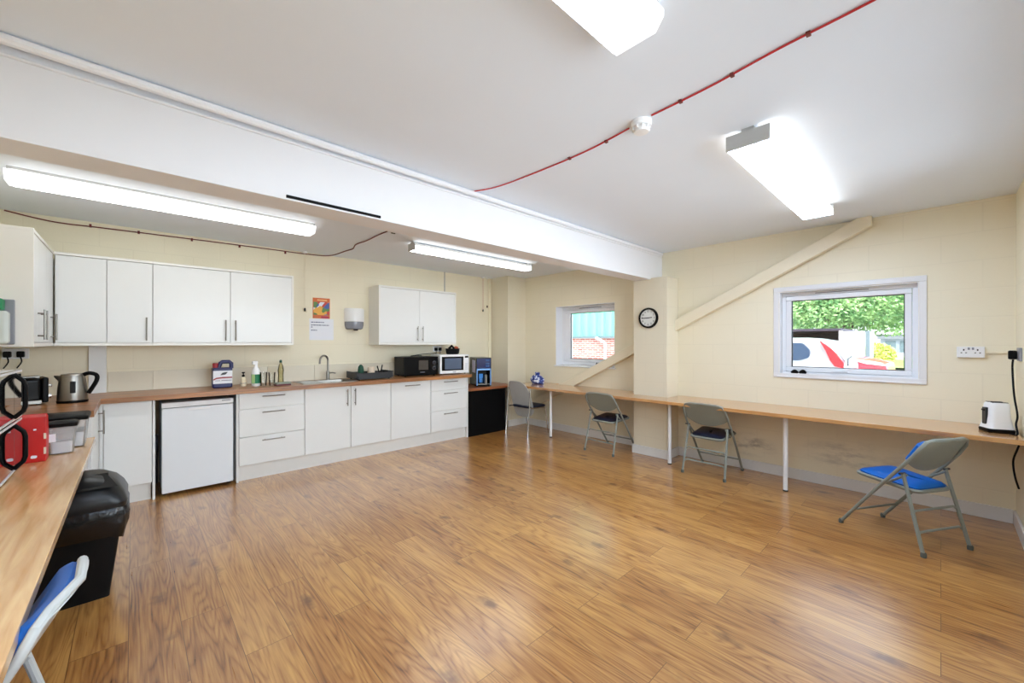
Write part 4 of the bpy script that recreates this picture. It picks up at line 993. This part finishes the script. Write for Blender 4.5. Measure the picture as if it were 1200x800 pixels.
# ------------------------------------------------------------------ folding chairs
def folding_chair(label, loc, rz, padmat, frame='chairgrey', backpad=True):
    r = thing('folding_chair', label, 'chair', loc, 'steel folding chairs'); ORIGIN[r.name] = Vector((0, 0, 0))
    hw = 0.215; R = .0115
    # front leg / back upright: one bent tube over the top
    side = lambda s: [(.255, s * hw * .97, .018), (.06, s * hw, .283), (-.122, s * (hw + .002), .520), (-.20, s * (hw - .002), .625)]
    top = [(-.238, .205, .690), (-.254, .180, .728), (-.264, .13, .742), (-.286, 0, .746), (-.264, -.13, .742), (-.254, -.180, .728), (-.238, -.205, .690)]
    MB().tube(side(1) + top + side(-1)[::-1], R, 10).build('frame', frame, r)
    for s in (1, -1):
        l = MB().tube([(-.255, s * (hw - .006), .018), (-.135, s * (hw - .020), .500)], R * .95, 10).build('rear_leg', frame, r)
        MB().lathe([(.015, 0), (.016, .018), (.013, .03)], (-.257, s * (hw - .006), 0), 12).build('rubber_foot', 'footgrey', l)
        MB().lathe([(.015, 0), (.016, .018), (.013, .03)], (.258, s * hw * .97, 0), 12).build('rubber_foot', 'footgrey', r)
        MB().tube([(-.137, s * (hw + .014), .498), (-.137, s * (hw - .035), .498)], .007, 8).build('pivot_pin', 'darkgrey', r)
        MB().tube([(-.15, s * (hw - .035), .49), (-.02, s * (hw - .032), .395)], .008, 8).build('seat_link', frame, r)
    for t in (.14, .265):
        x = -.255 + .12 * t / .5
        yy = hw - .010
        mb = MB(); mb.tube([(x, -yy, t - .02), (x + .002, -yy + .03, t), (x + .002, yy - .03, t), (x, yy, t - .02)], .008, 8); mb.build('stretcher', frame, r)
    mb = MB(); mb.tube([(.165, -hw * .98, .14), (.165, hw * .98, .14)], .008, 8); mb.build('stretcher', frame, r)
    # seat pan and cushion
    def seat(s, z, dz=0):
        pts = round_poly([(-.195 - s, -.165 - s), (.185 + s, -.185 - s), (.185 + s, .185 + s), (-.195 - s, .165 + s)], .06, 6)
        return [(x, y, z + .03 * (x + .2) / .4 + dz) for x, y in pts]
    MB().loft([seat(-.012, .368), seat(0, .374), seat(.004, .388), seat(-.004, .396), seat(-.03, .394)]).build('seat_pan', frame, r)
    MB().loft([seat(-.012, .394), seat(-.010, .404), seat(-.022, .414), seat(-.06, .424), seat(-.12, .428)]).build('seat_cushion', padmat, r)
    # back panel: convex lower edge
    def back(off, s=0.0):
        pts = []
        n = 14
        upz, loz = .735 - s, .520 + s
        def P(y, z):
            x = -.125 - (z - .52) * (.255 - .125) / (.74 - .52)
            x -= .032 * (1 - (y / .21) ** 2)
            return (x + off * .86, y, z + off * .5)
        for k in range(n + 1):
            y = -.205 + s + (.41 - 2 * s) * k / n
            z = .585 - .075 * (1 - abs(y / .21) ** 2.2) + s
            pts.append(P(y, z))
        for k in range(n + 1):
            y = .205 - s - (.41 - 2 * s) * k / n
            z = .738 - s - .055 * max(0, (abs(y) - .15) / .055) ** 2
            pts.append(P(y, z))
        return pts
    MB().loft([back(-.004), back(.004)]).build('backrest', frame, r)
    if backpad: MB().loft([back(.0045, .010), back(.024, .012), back(.036, .024), back(.042, .05)]).build('back_cushion', padmat, r)
    r.rotation_euler = (0, 0, rz)
    return r
folding_chair('grey folding chair with a navy seat right of the block pier', (4.50, 1.667, 0), 0.0, 'navy')
folding_chair('grey folding chair with a navy seat under the warehouse window', (4.47, 2.912, 0), 0.0, 'navy')
folding_chair('folding chair with a bright blue seat turned sideways near the white toaster', (3.99, 0.194, 0), math.radians(60), 'blue')
folding_chair('grey folding chair, lit tone in its frame colour, with a blue padded back tucked under the left counter', (-0.385, 1.60, 0), math.radians(172), 'blue', 'chairgrey_lit')
# shell chair in the far corner
r = thing('shell_chair', 'chair with a tall light grey plastic back in the far corner', 'chair', (4.36, 4.31, 0)); ORIGIN[r.name] = Vector((0, 0, 0))
def shell(off, s=0.0):
    pts = []
    for k in range(40):
        a_ = 2 * PI * k / 40; c_, s_ = math.cos(a_), math.sin(a_)
        y = .215 * math.copysign(abs(c_) ** .55, c_); z = .535 + .27 * math.copysign(abs(s_) ** .55, s_)
        y *= 1 - .10 * (z - .30) / .5
        x = -.12 - .16 * ((z - .3) / .5) + .07 * (y / .215) ** 2
        pts.append((x + off, y, z))
    return pts
MB().loft([shell(-.008), shell(.008)]).build('backrest', 'shell', r)
mb = MB(); sp = lambda s, z: [(x, y, z) for x, y in round_poly([(-.16 - s, -.19 - s), (.22 + s, -.20 - s), (.22 + s, .20 + s), (-.16 - s, .19 + s)], .06, 5)]
MB().loft([sp(-.01, .405), sp(0, .415), sp(0, .43), sp(-.02, .44)]).build('seat', 'navy', r)
for s in (1, -1):
    MB().tube([(-.235, s * .235, .0), (-.20, s * .232, .36), (-.17, s * .228, .70)], .011, 10).build('rear_leg', 'chrome', r)
    MB().tube([(.24, s * .21, .0), (.17, s * .21, .40), (-.17, s * .22, .412)], .011, 10).build('front_leg', 'chrome', r)
r.location = (4.375, 4.31, 0); r.rotation_euler = (0, 0, 0)

# ------------------------------------------------------------------ things on the walls
r = thing('wall_clock', 'round black rimmed wall clock on the block pier', 'clock', (4.575, 2.436, 1.672))
cx, cy, cz = 4.575, 2.436, 1.672
MB().lathe([(.125, 0), (.125, -.020), (.118, -.032), (.106, -.034), (.102, -.022), (.10, -.018)], (cx, cy, cz), 40, 'x').build('rim', 'blackgloss', r)
MB().lathe([(.101, -.012), (.101, -.0185)], (cx, cy, cz), 40, 'x').build('face', 'clockface', r)
def hand(ang, ln, w, x, name='hand'):
    # ang clockwise from 12 as seen from the room (viewer looks along +X, right = -Y)
    dy, dz = -math.sin(ang), math.cos(ang)
    mb = MB(); mb.obox((x, cy + dy * ln * .42, cz + dz * ln * .42), (0, dy, dz), (0, -dz, dy), (1, 0, 0), ln * 1.16, w, .002); return mb.build(name, 'black', r, smooth=False)
hand(math.radians(268), .084, .010, cx - .022, 'minute_hand'); hand(math.radians(85), .055, .009, cx - .0245, 'hour_hand')
mb = MB()
for i in range(1, 13):
    an = i * PI / 6
    cu = bpy.data.curves.new('numeral', 'FONT'); cu.body = str(i); cu.size = .032; cu.align_x = 'CENTER'; cu.align_y = 'CENTER'; cu.extrude = .0004
    o = bpy.data.objects.new('numeral', cu); COL.objects.link(o)
    bpy.context.view_layer.update()
    me = bpy.data.meshes.new_from_object(o)
    me.transform(Matrix.Translation((cx - .0195, cy - math.sin(an) * .080, cz + math.cos(an) * .080)) @ Matrix.Rotation(-PI / 2, 4, 'Z') @ Matrix.Rotation(PI / 2, 4, 'X'))
    mb.bm.from_mesh(me); bpy.data.objects.remove(o); bpy.data.curves.remove(cu); bpy.data.meshes.remove(me)
mb.build('numerals', 'black', r, smooth=False)
# poster and notice
r = thing('poster', 'small orange and multicoloured printed poster on the kitchen wall', 'poster', (1.705, WY, 1.80))
B(1.604, 1.806, WY - .003, WY, 1.672, 1.925).build('sheet', 'orange', r, smooth=False)
B(1.612, 1.798, WY - .0042, WY - .0031, 1.715, 1.875).build('picture', 'poster', r, smooth=False)
mb = MB(); mb.box(1.655, 1.77, WY - .0042, WY - .0031, 1.892, 1.906); mb.build('heading', plain('pale print', srgb(236, 190, 130), .5), r, smooth=False)
B(1.70, 1.79, WY - .0055, WY - .0043, 1.676, 1.70).build('footer', plain('crimson print', srgb(178, 40, 74), .5), r, smooth=False)
r = thing('notice', 'white typed notice pinned below the orange poster', 'notice', (1.706, WY, 1.53))
B(1.565, 1.850, WY - .002, WY + .001, 1.405, 1.668).build('sheet', 'paper', r, smooth=False)
mb = MB()
for z, x1 in ((1.618, 1.735), (1.583, 1.795), (1.558, 1.60), (1.520, 1.655)):
    x = 1.585
    rng = random.Random(int(z * 1000))
    while x < x1:
        w_ = rng.uniform(.012, .03); mb.box(x, min(x + w_, x1), WY - .003, WY - .0021, z, z + .011); x += w_ + .006
mb.build('text_lines', 'ink', r, smooth=False)
# paper towel dispenser
r = thing('towel_dispenser', 'white paper towel dispenser with a smoky grey base on the wall', 'dispenser', (2.10, WY, 1.52))
def half(rad, z, y0=WY): return [(2.105 + rad * math.cos(a_), y0 - .02 - rad * .95 * math.sin(a_), z) for a_ in [PI * k / 18 for k in range(19)]] + [(2.105 - rad, y0, z), (2.105 + rad, y0, z)]
MB().loft([half(.118, 1.645), half(.122, 1.66), half(.122, 1.80), half(.115, 1.815)]).build('cover', 'whitepl', r)
MB().loft([half(.085, 1.545), half(.105, 1.555), half(.117, 1.60), half(.117, 1.644)]).build('window_base', 'smoke', r)
MB().lathe([(.025, 1.53), (.032, 1.545)], (2.105, WY - .075, 0), 16).build('nozzle', 'black', r)
# cords, conduits and sockets
def pull_cord(label, x, y, z0, z1, mat='brace'):
    r = thing('pull_cord', label, 'pull cord', (x, y, z1))
    MB().tube([(x, y, z1), (x, y, z0)], .0025, 6).build('cord', mat, r)
    MB().lathe([(.004, .0), (.011, -.012), (.012, -.035), (.005, -.042)], (x, y, z0), 12).build('toggle', 'rubber', r)
    MB().lathe([(.03, 0), (.03, -.018), (.012, -.024)], (x, y, CB), 14).build('ceiling_switch', 'whitepl', r)
pull_cord('white pull cord with a black toggle beside the orange poster', 1.50, WY - .05, 1.79, CB - .024)
pull_cord('brown pull cord with a large black toggle near the far corner', 4.245, WY - .05, 1.93, CB - .024, 'terracotta')
pull_cord('short thin pull cord with a small toggle next to the corner pipe', 4.335, WY - .05, 2.0, CB - .024)
solo(MB().tube([(4.40, WY - .014, CT + .002), (4.40, WY - .014, CB)], .012, 10), 'conduit', 'brace', 'cream conduit running up the wall in the far corner', 'conduit')
solo(MB().tube([(3.515, WY - .008, UT + .001), (3.515, WY - .008, CB)], .006, 8), 'conduit', 'greypl', 'thin grey conduit from the right wall cupboard to the ceiling', 'conduit')
# double socket on the window wall with trunking
r = thing('wall_socket', 'white double wall socket between the wide window and the return wall', 'socket', (WX, -0.16, 1.297))
B(WX - .030, WX, -.235, -.088, 1.253, 1.340).build('faceplate', 'whitepl', r, bevel=.004, smooth=False)
for y in (-.125, -.198):
    mb = MB(); x = WX - .0305
    mb.box(x - .0006, x, y - .004, y + .004, 1.308, 1.320).box(x - .0006, x, y - .017, y - .008, 1.288, 1.294).box(x - .0006, x, y + .008, y + .017, 1.288, 1.294); mb.build('pin_holes', 'black', r, smooth=False)
    B(WX - .0335, WX - .0302, -.1615 + (.01 if y > -.15 else -.012) - .006, -.1615 + (.01 if y > -.15 else -.012) + .006, 1.315, 1.333).build('rocker', 'greypl', r, smooth=False)
solo(B(WX - .016, WX + .001, NY + .001, -.234, 1.288, 1.304), 'cable_trunking', 'brace', 'thin cream trunking from the double socket to the return wall', 'trunking', smooth=False)
r = thing('wall_socket', 'wall socket with a black plug on the return wall at the right edge', 'socket', (4.62, NY, 1.29))
B(4.52, 4.67, NY, NY + .014, 1.24, 1.335).build('faceplate', 'greypl', r, bevel=.004, smooth=False)
g = B(4.62, 4.665, NY + .0145, NY + .055, 1.25, 1.315).build('plug', 'black', r, bevel=.008)
solo(MB().tube(spline([(4.645, NY + .032, 1.249), (4.645, NY + .035, 1.18), (4.61, NY + .03, 1.0), (4.55, NY + .02, 0.86), (4.50, NY + .03, .80), (4.44, NY + .03, DZ + .007), (4.46, NY + .06, DZ + .006)]), .0055, 8), 'power_lead', 'black', 'black lead dropping from the plug to the white toaster', 'cable')
solo(MB().tube(spline([(4.52, NY + .004, .69), (4.55, NY + .02, .62), (4.60, NY + .035, .52), (4.55, NY + .03, .42), (4.47, NY + .02, .36)]), .0055, 8), 'power_lead', 'black', 'black lead hanging below the right end of the desk', 'cable')

# ------------------------------------------------------------------ outdoors
mb = MB(); mb.loft([[(WX + T, -30, -.12), (WX + T, 40, -.12)], [(14, -30, -.12), (14, 40, -.12)], [(22, -30, .10), (22, 40, .10)], [(36, -30, .75), (36, 40, .75)], [(70, -30, 1.0), (70, 40, 1.0)]], cap=False, closed=False)
structure(mb.build('ground', 'tarmac', smooth=False), 'pale tarmac yard outside the windows', 'ground')
mb = MB(); mb.box(24, 31, -8, 4, .30, .62); tag(mb.build('lawn', 'grass', smooth=False), 'strip of bright grass in front of the low building', 'grass', kind='structure')
# warehouse
r = thing('warehouse', 'green clad warehouse on a brick base outside the square window', 'building', (12, 10, -.12))
B(12, 13, 6.2, 16, -.12, 1.54).build('brick_base', 'brick', r, smooth=False)
mb = MB(); pts = []
y = 6.2
while y < 16:
    pts += [(12.0, y), (12.0, y + .17), (11.90, y + .2), (11.90, y + .3), (12.0, y + .33)]; y += .33
pts += [(12.0, 16), (13, 16), (13, 6.2)]
MB().prism(pts, 'z', 1.61, 5.0).build('cladding', 'cladding', r, smooth=False)
B(11.87, 12.0, 6.2, 16, 1.541, 1.609).build('gutter', 'gutter', r, smooth=False)
solo(MB().tube([(11.80, 8.26, 1.56), (11.80, 8.22, 1.53), (11.80, 7.92, 1.38), (11.80, 7.88, 1.33), (11.80, 7.88, -.1)], .05, 10), 'downpipe', 'outwhite', 'white swan necked downpipe against the warehouse bricks', 'pipe')
# cars
def car_body(y_list, x0, x1):
    pass
r = thing('car', 'white estate car parked outside the wide window', 'car', (8.9, 3.3, -.12))
prof = [(1.03, .30), (1.00, .72), (1.035, 1.05), (1.22, 1.40), (1.5, 1.455), (2.9, 1.47), (3.4, 1.40), (4.2, 1.0), (5.1, .86), (5.25, .6), (5.2, .22), (1.0, .22)]
def carloft(prof, xa, xb, tuck=.12, belt=1.0):
    rings = []
    for t, dx in ((0, .06), (.12, 0), (.88, 0), (1, .06)):
        ring = []
        for (y, z) in prof:
            x = xa + (xb - xa) * t
            k = max(0, (z - belt)) / .45 * tuck
            x = x + (k if t < .5 else -k) * (1 if t in (0, .12, .88, 1) else 0)
            ring.append((x, y, z - (.02 if t in (0, 1) else 0)))
        rings.append(ring)
    return MB().loft(rings)
carloft(prof, 8.0, 9.6).build('body', 'carwhite', r, bevel=.03)
MB().prism(round_poly([(1.47, 1.13), (1.60, 1.08), (2.6, 1.08), (2.5, 1.36), (1.56, 1.37), (1.46, 1.25)], .04, 3), 'x', 8.02, 8.125).build('side_window', 'carglass', r)
MB().prism([(1.33, 1.405), (1.25, 1.24), (1.20, 1.10), (1.14, 1.0), (1.03, 0.98), (1.035, 1.07), (1.12, 1.20), (1.18, 1.28)], 'x', 7.99, 8.12).build('tail_light', 'taillight', r)
MB().prism([(1.03, 1.07), (1.19, 1.345), (1.20, 1.36), (1.015, 1.05)], 'x', 8.2, 9.4).build('rear_glass', 'carglass_sky', r)
MB().tube([(8.15, 0.995, 1.02), (8.35, 1.02, 1.11), (8.8, 1.03, 1.14)], .014, 6).build('wiper', 'darkgrey', r)
for y in (1.75, 4.4):
    for x in (8.02, 9.52): MB().lathe([(.05, 0), (.31, .0), (.32, .1), (.31, .2), (.05, .2)], (x, y, .2), 24, 'x').build('wheel', 'rubber', r)
r = thing('car', 'red car parked behind the white estate car', 'car', (11.2, 3.0, -.12))
prof = [(0.70, .25), (0.66, .72), (0.70, .97), (0.90, 1.03), (1.5, 1.12), (2.5, 1.40), (3.4, 1.44), (4.4, 1.32), (4.9, 1.0), (4.95, .5), (4.9, .22), (.8, .22)]
carloft(prof, 10.4, 12.1).build('body', 'carred', r, bevel=.03)
MB().prism([(1.10, 1.04), (0.78, .985), (0.72, .93), (1.0, .96), (1.25, 1.04)], 'x', 10.385, 10.46).build('headlight', 'outwhite', r)
MB().prism([(2.0, 1.16), (2.55, 1.36), (3.8, 1.37), (4.3, 1.16)], 'x', 10.42, 10.52).build('side_window', 'carglass', r)
for y in (1.5, 4.1):
    for x in (10.42, 11.9): MB().lathe([(.05, 0), (.31, .0), (.32, .1), (.31, .18), (.05, .18)], (x, y, .2), 24, 'x').build('wheel', 'rubber', r)
# box trailer with open door
r = thing('box_trailer', 'open backed box trailer with a white door beyond the cars', 'trailer', (16, 3.1, -.1))
mb = MB(); tz = 1.70
mb.box(14, 18, 1.86, 4.5, .35, .45).box(14, 18, 1.86, 4.5, tz, tz + .07).box(14, 18, 1.82, 1.88, .45, tz).box(14, 18, 4.46, 4.52, .45, tz).box(17.95, 18, 1.88, 4.46, .45, tz)
mb.build('box', 'trailer', r, smooth=False)
B(14, 18, 4.521, 4.54, .35, tz + .07).build('side_panel', 'outwhite', r, smooth=False)
B(14.4, 15.8, 1.95, 2.9, .455, 1.40).build('load', 'trailerred', r, smooth=False)
B(13.95, 14.0, 1.36, 1.81, .40, tz - .02).build('door', 'outwhite', r, smooth=False, bevel=.01)
B(13.95, 14.9, 1.27, 1.35, .40, tz - .02).build('door_edge', 'gutter', r, smooth=False)
B(13.96, 13.999, 1.82, 1.90, .35, tz).build('door_post', 'outwhite', r, smooth=False)
for x in (15.4, 16.4): MB().lathe([(.05, 0), (.28, .0), (.28, .2), (.05, .2)], (x, 1.95, .17), 20, 'y').build('wheel', 'rubber', r)
# foliage
def foliage(mbm, c, R, n, rng, size):
    c = Vector(c)
    for _ in range(n):
        v = Vector((rng.gauss(0, 1), rng.gauss(0, 1), rng.gauss(0, 1))).normalized() * rng.uniform(.55, 1.0)
        p = c + Vector((v.x * R[0], v.y * R[1], v.z * R[2]))
        a_ = Vector((rng.gauss(0, 1), rng.gauss(0, 1), rng.gauss(0, 1))).normalized(); b2 = a_.orthogonal().normalized()
        s = size * rng.uniform(.6, 1.3)
        vs = [mbm.bm.verts.new(p + a_ * s), mbm.bm.verts.new(p + b2 * s * .5), mbm.bm.verts.new(p - a_ * s), mbm.bm.verts.new(p - b2 * s * .5)]
        mbm._f(vs)
def tree(label, x, y, z0, R, cz, n, mat, name='tree', seed=1, size=.2):
    rng = random.Random(seed)
    r = thing(name, label, 'tree', (x, y, z0))
    mb = MB(); mb.tube([(x, y, z0), (x + .1, y, cz - R[2] * .5), (x, y + .2, cz + R[2] * .3)], .2, 10, rr=[.25, .18, .06])
    for k in range(5):
        a_ = k * 1.26; mb.tube([(x, y, cz - R[2] * .6), (x + R[0] * .6 * math.cos(a_), y + R[1] * .6 * math.sin(a_), cz + R[2] * .1)], .07, 6)
    mb.build('trunk', 'trunk', r)
    mb = MB()
    for k in range(9):
        a_ = 2 * PI * k / 9
        foliage(mb, (x + R[0] * .5 * math.cos(a_), y + R[1] * .5 * math.sin(a_), cz + rng.uniform(-.3, .35) * R[2]), (R[0] * .55, R[1] * .55, R[2] * .6), n // 9, rng, size)
    mb.build('crown', mat, r, smooth=False)
tree('broad bright green tree beyond the trailer', 25, 3.2, .2, (3.0, 3.6, 2.1), 3.15, 24000, 'leaf', seed=2, size=.10)
tree('tall green tree behind the broad tree on the left', 36, 11.5, .7, (3.5, 4.5, 3.0), 5.0, 12000, 'leaf', seed=5, size=.16)
rng = random.Random(9); mb = MB(); foliage(mb, (19.5, 1.55, .95), (.5, .5, .42), 2600, rng, .05)
r = thing('hedge_bush', 'rounded yellow green bush beside the low building', 'bush', (19.5, 1.55, 0.0))
mb.build('leaves', 'leafbush', r, smooth=False)
MB().tube([(19.5, 1.55, 0), (19.5, 1.55, .8)], .05, 8).build('stem', 'trunk', r)
# low building
r = thing('low_building', 'low grey building with a pale roof behind the tree', 'building', (38, 0, .7))
B(36, 42, -7, 2.75, .6, 1.62).build('walls', 'garage', r, smooth=False)
B(35.7, 36, -7, 2.95, 1.62, 1.92).build('fascia', 'fascia', r, smooth=False)
MB().prism([(35.6, 1.92), (39, 2.75), (42.4, 1.92)], 'y', -7.2, 3.1).build('roof', 'rooftile', r, smooth=False)
mb = MB()
for y in (.6, 1.3, 2.0): mb.box(35.97, 35.999, y, y + .5, .75, 1.5)
mb.build('door_panels', 'gutter', r, smooth=False)
B(34.2, 34.8, 2.8, 3.25, .6, 1.75).build('brick_gatepost', 'brick', r, smooth=False)

# ------------------------------------------------------------------ world, sun, camera
w = bpy.data.worlds.new('World'); sc.world = w; w.use_nodes = True
nt = w.node_tree; nt.nodes.clear()
o = nt.nodes.new('ShaderNodeOutputWorld'); bg = nt.nodes.new('ShaderNodeBackground')
bg.inputs[0].default_value = (0.88, 0.95, 1.06, 1)
# bright overcast sky, brightest on the side the hazy sun stands (behind the camera)
tc = nt.nodes.new('ShaderNodeTexCoord'); dt = nt.nodes.new('ShaderNodeVectorMath'); dt.operation = 'DOT_PRODUCT'
dt.inputs[1].default_value = Vector((-0.10, -0.90, 0.42)).normalized()
nt.links.new(tc.outputs['Generated'], dt.inputs[0])
mr = nt.nodes.new('ShaderNodeMapRange'); mr.interpolation_type = 'SMOOTHSTEP'
mr.inputs[1].default_value = 0.1; mr.inputs[2].default_value = 1.0; mr.inputs[3].default_value = 1.5; mr.inputs[4].default_value = 6.0
nt.links.new(dt.outputs['Value'], mr.inputs[0]); nt.links.new(mr.outputs[0], bg.inputs[1])
nt.links.new(bg.outputs[0], o.inputs[0])
s = bpy.data.lights.new('sun', 'SUN'); s.energy = 0.9; s.angle = math.radians(2); s.color = (1, .97, .9)
so = bpy.data.objects.new('sun', s); COL.objects.link(so)
so.rotation_euler = Vector((0.62, 0.25, -0.75)).to_track_quat('-Z', 'Y').to_euler()
so.location = (-5, 0, 12)

cam = bpy.data.cameras.new('camera'); co = bpy.data.objects.new('camera', cam); COL.objects.link(co)
co.location = (0, 0, 1.37); co.rotation_euler = (PI / 2, 0, -math.radians(43.23))
cam.sensor_width = 36; cam.sensor_fit = 'HORIZONTAL'; cam.lens = 472.5 / 1200 * 36; cam.shift_y = 1.6 / 1200
cam.clip_start = 0.02; cam.clip_end = 200
sc.camera = co
sc.view_settings.view_transform = 'Standard'; sc.view_settings.look = 'None'
sc.view_settings.gamma = 1; sc.view_settings.use_curve_mapping = False
sc.view_settings.exposure = 0.80
sc.cycles.use_denoising = True
sc.cycles.max_bounces = 10; sc.cycles.diffuse_bounces = 6; sc.cycles.transparent_max_bounces = 16
sc.cycles.sample_clamp_indirect = 6
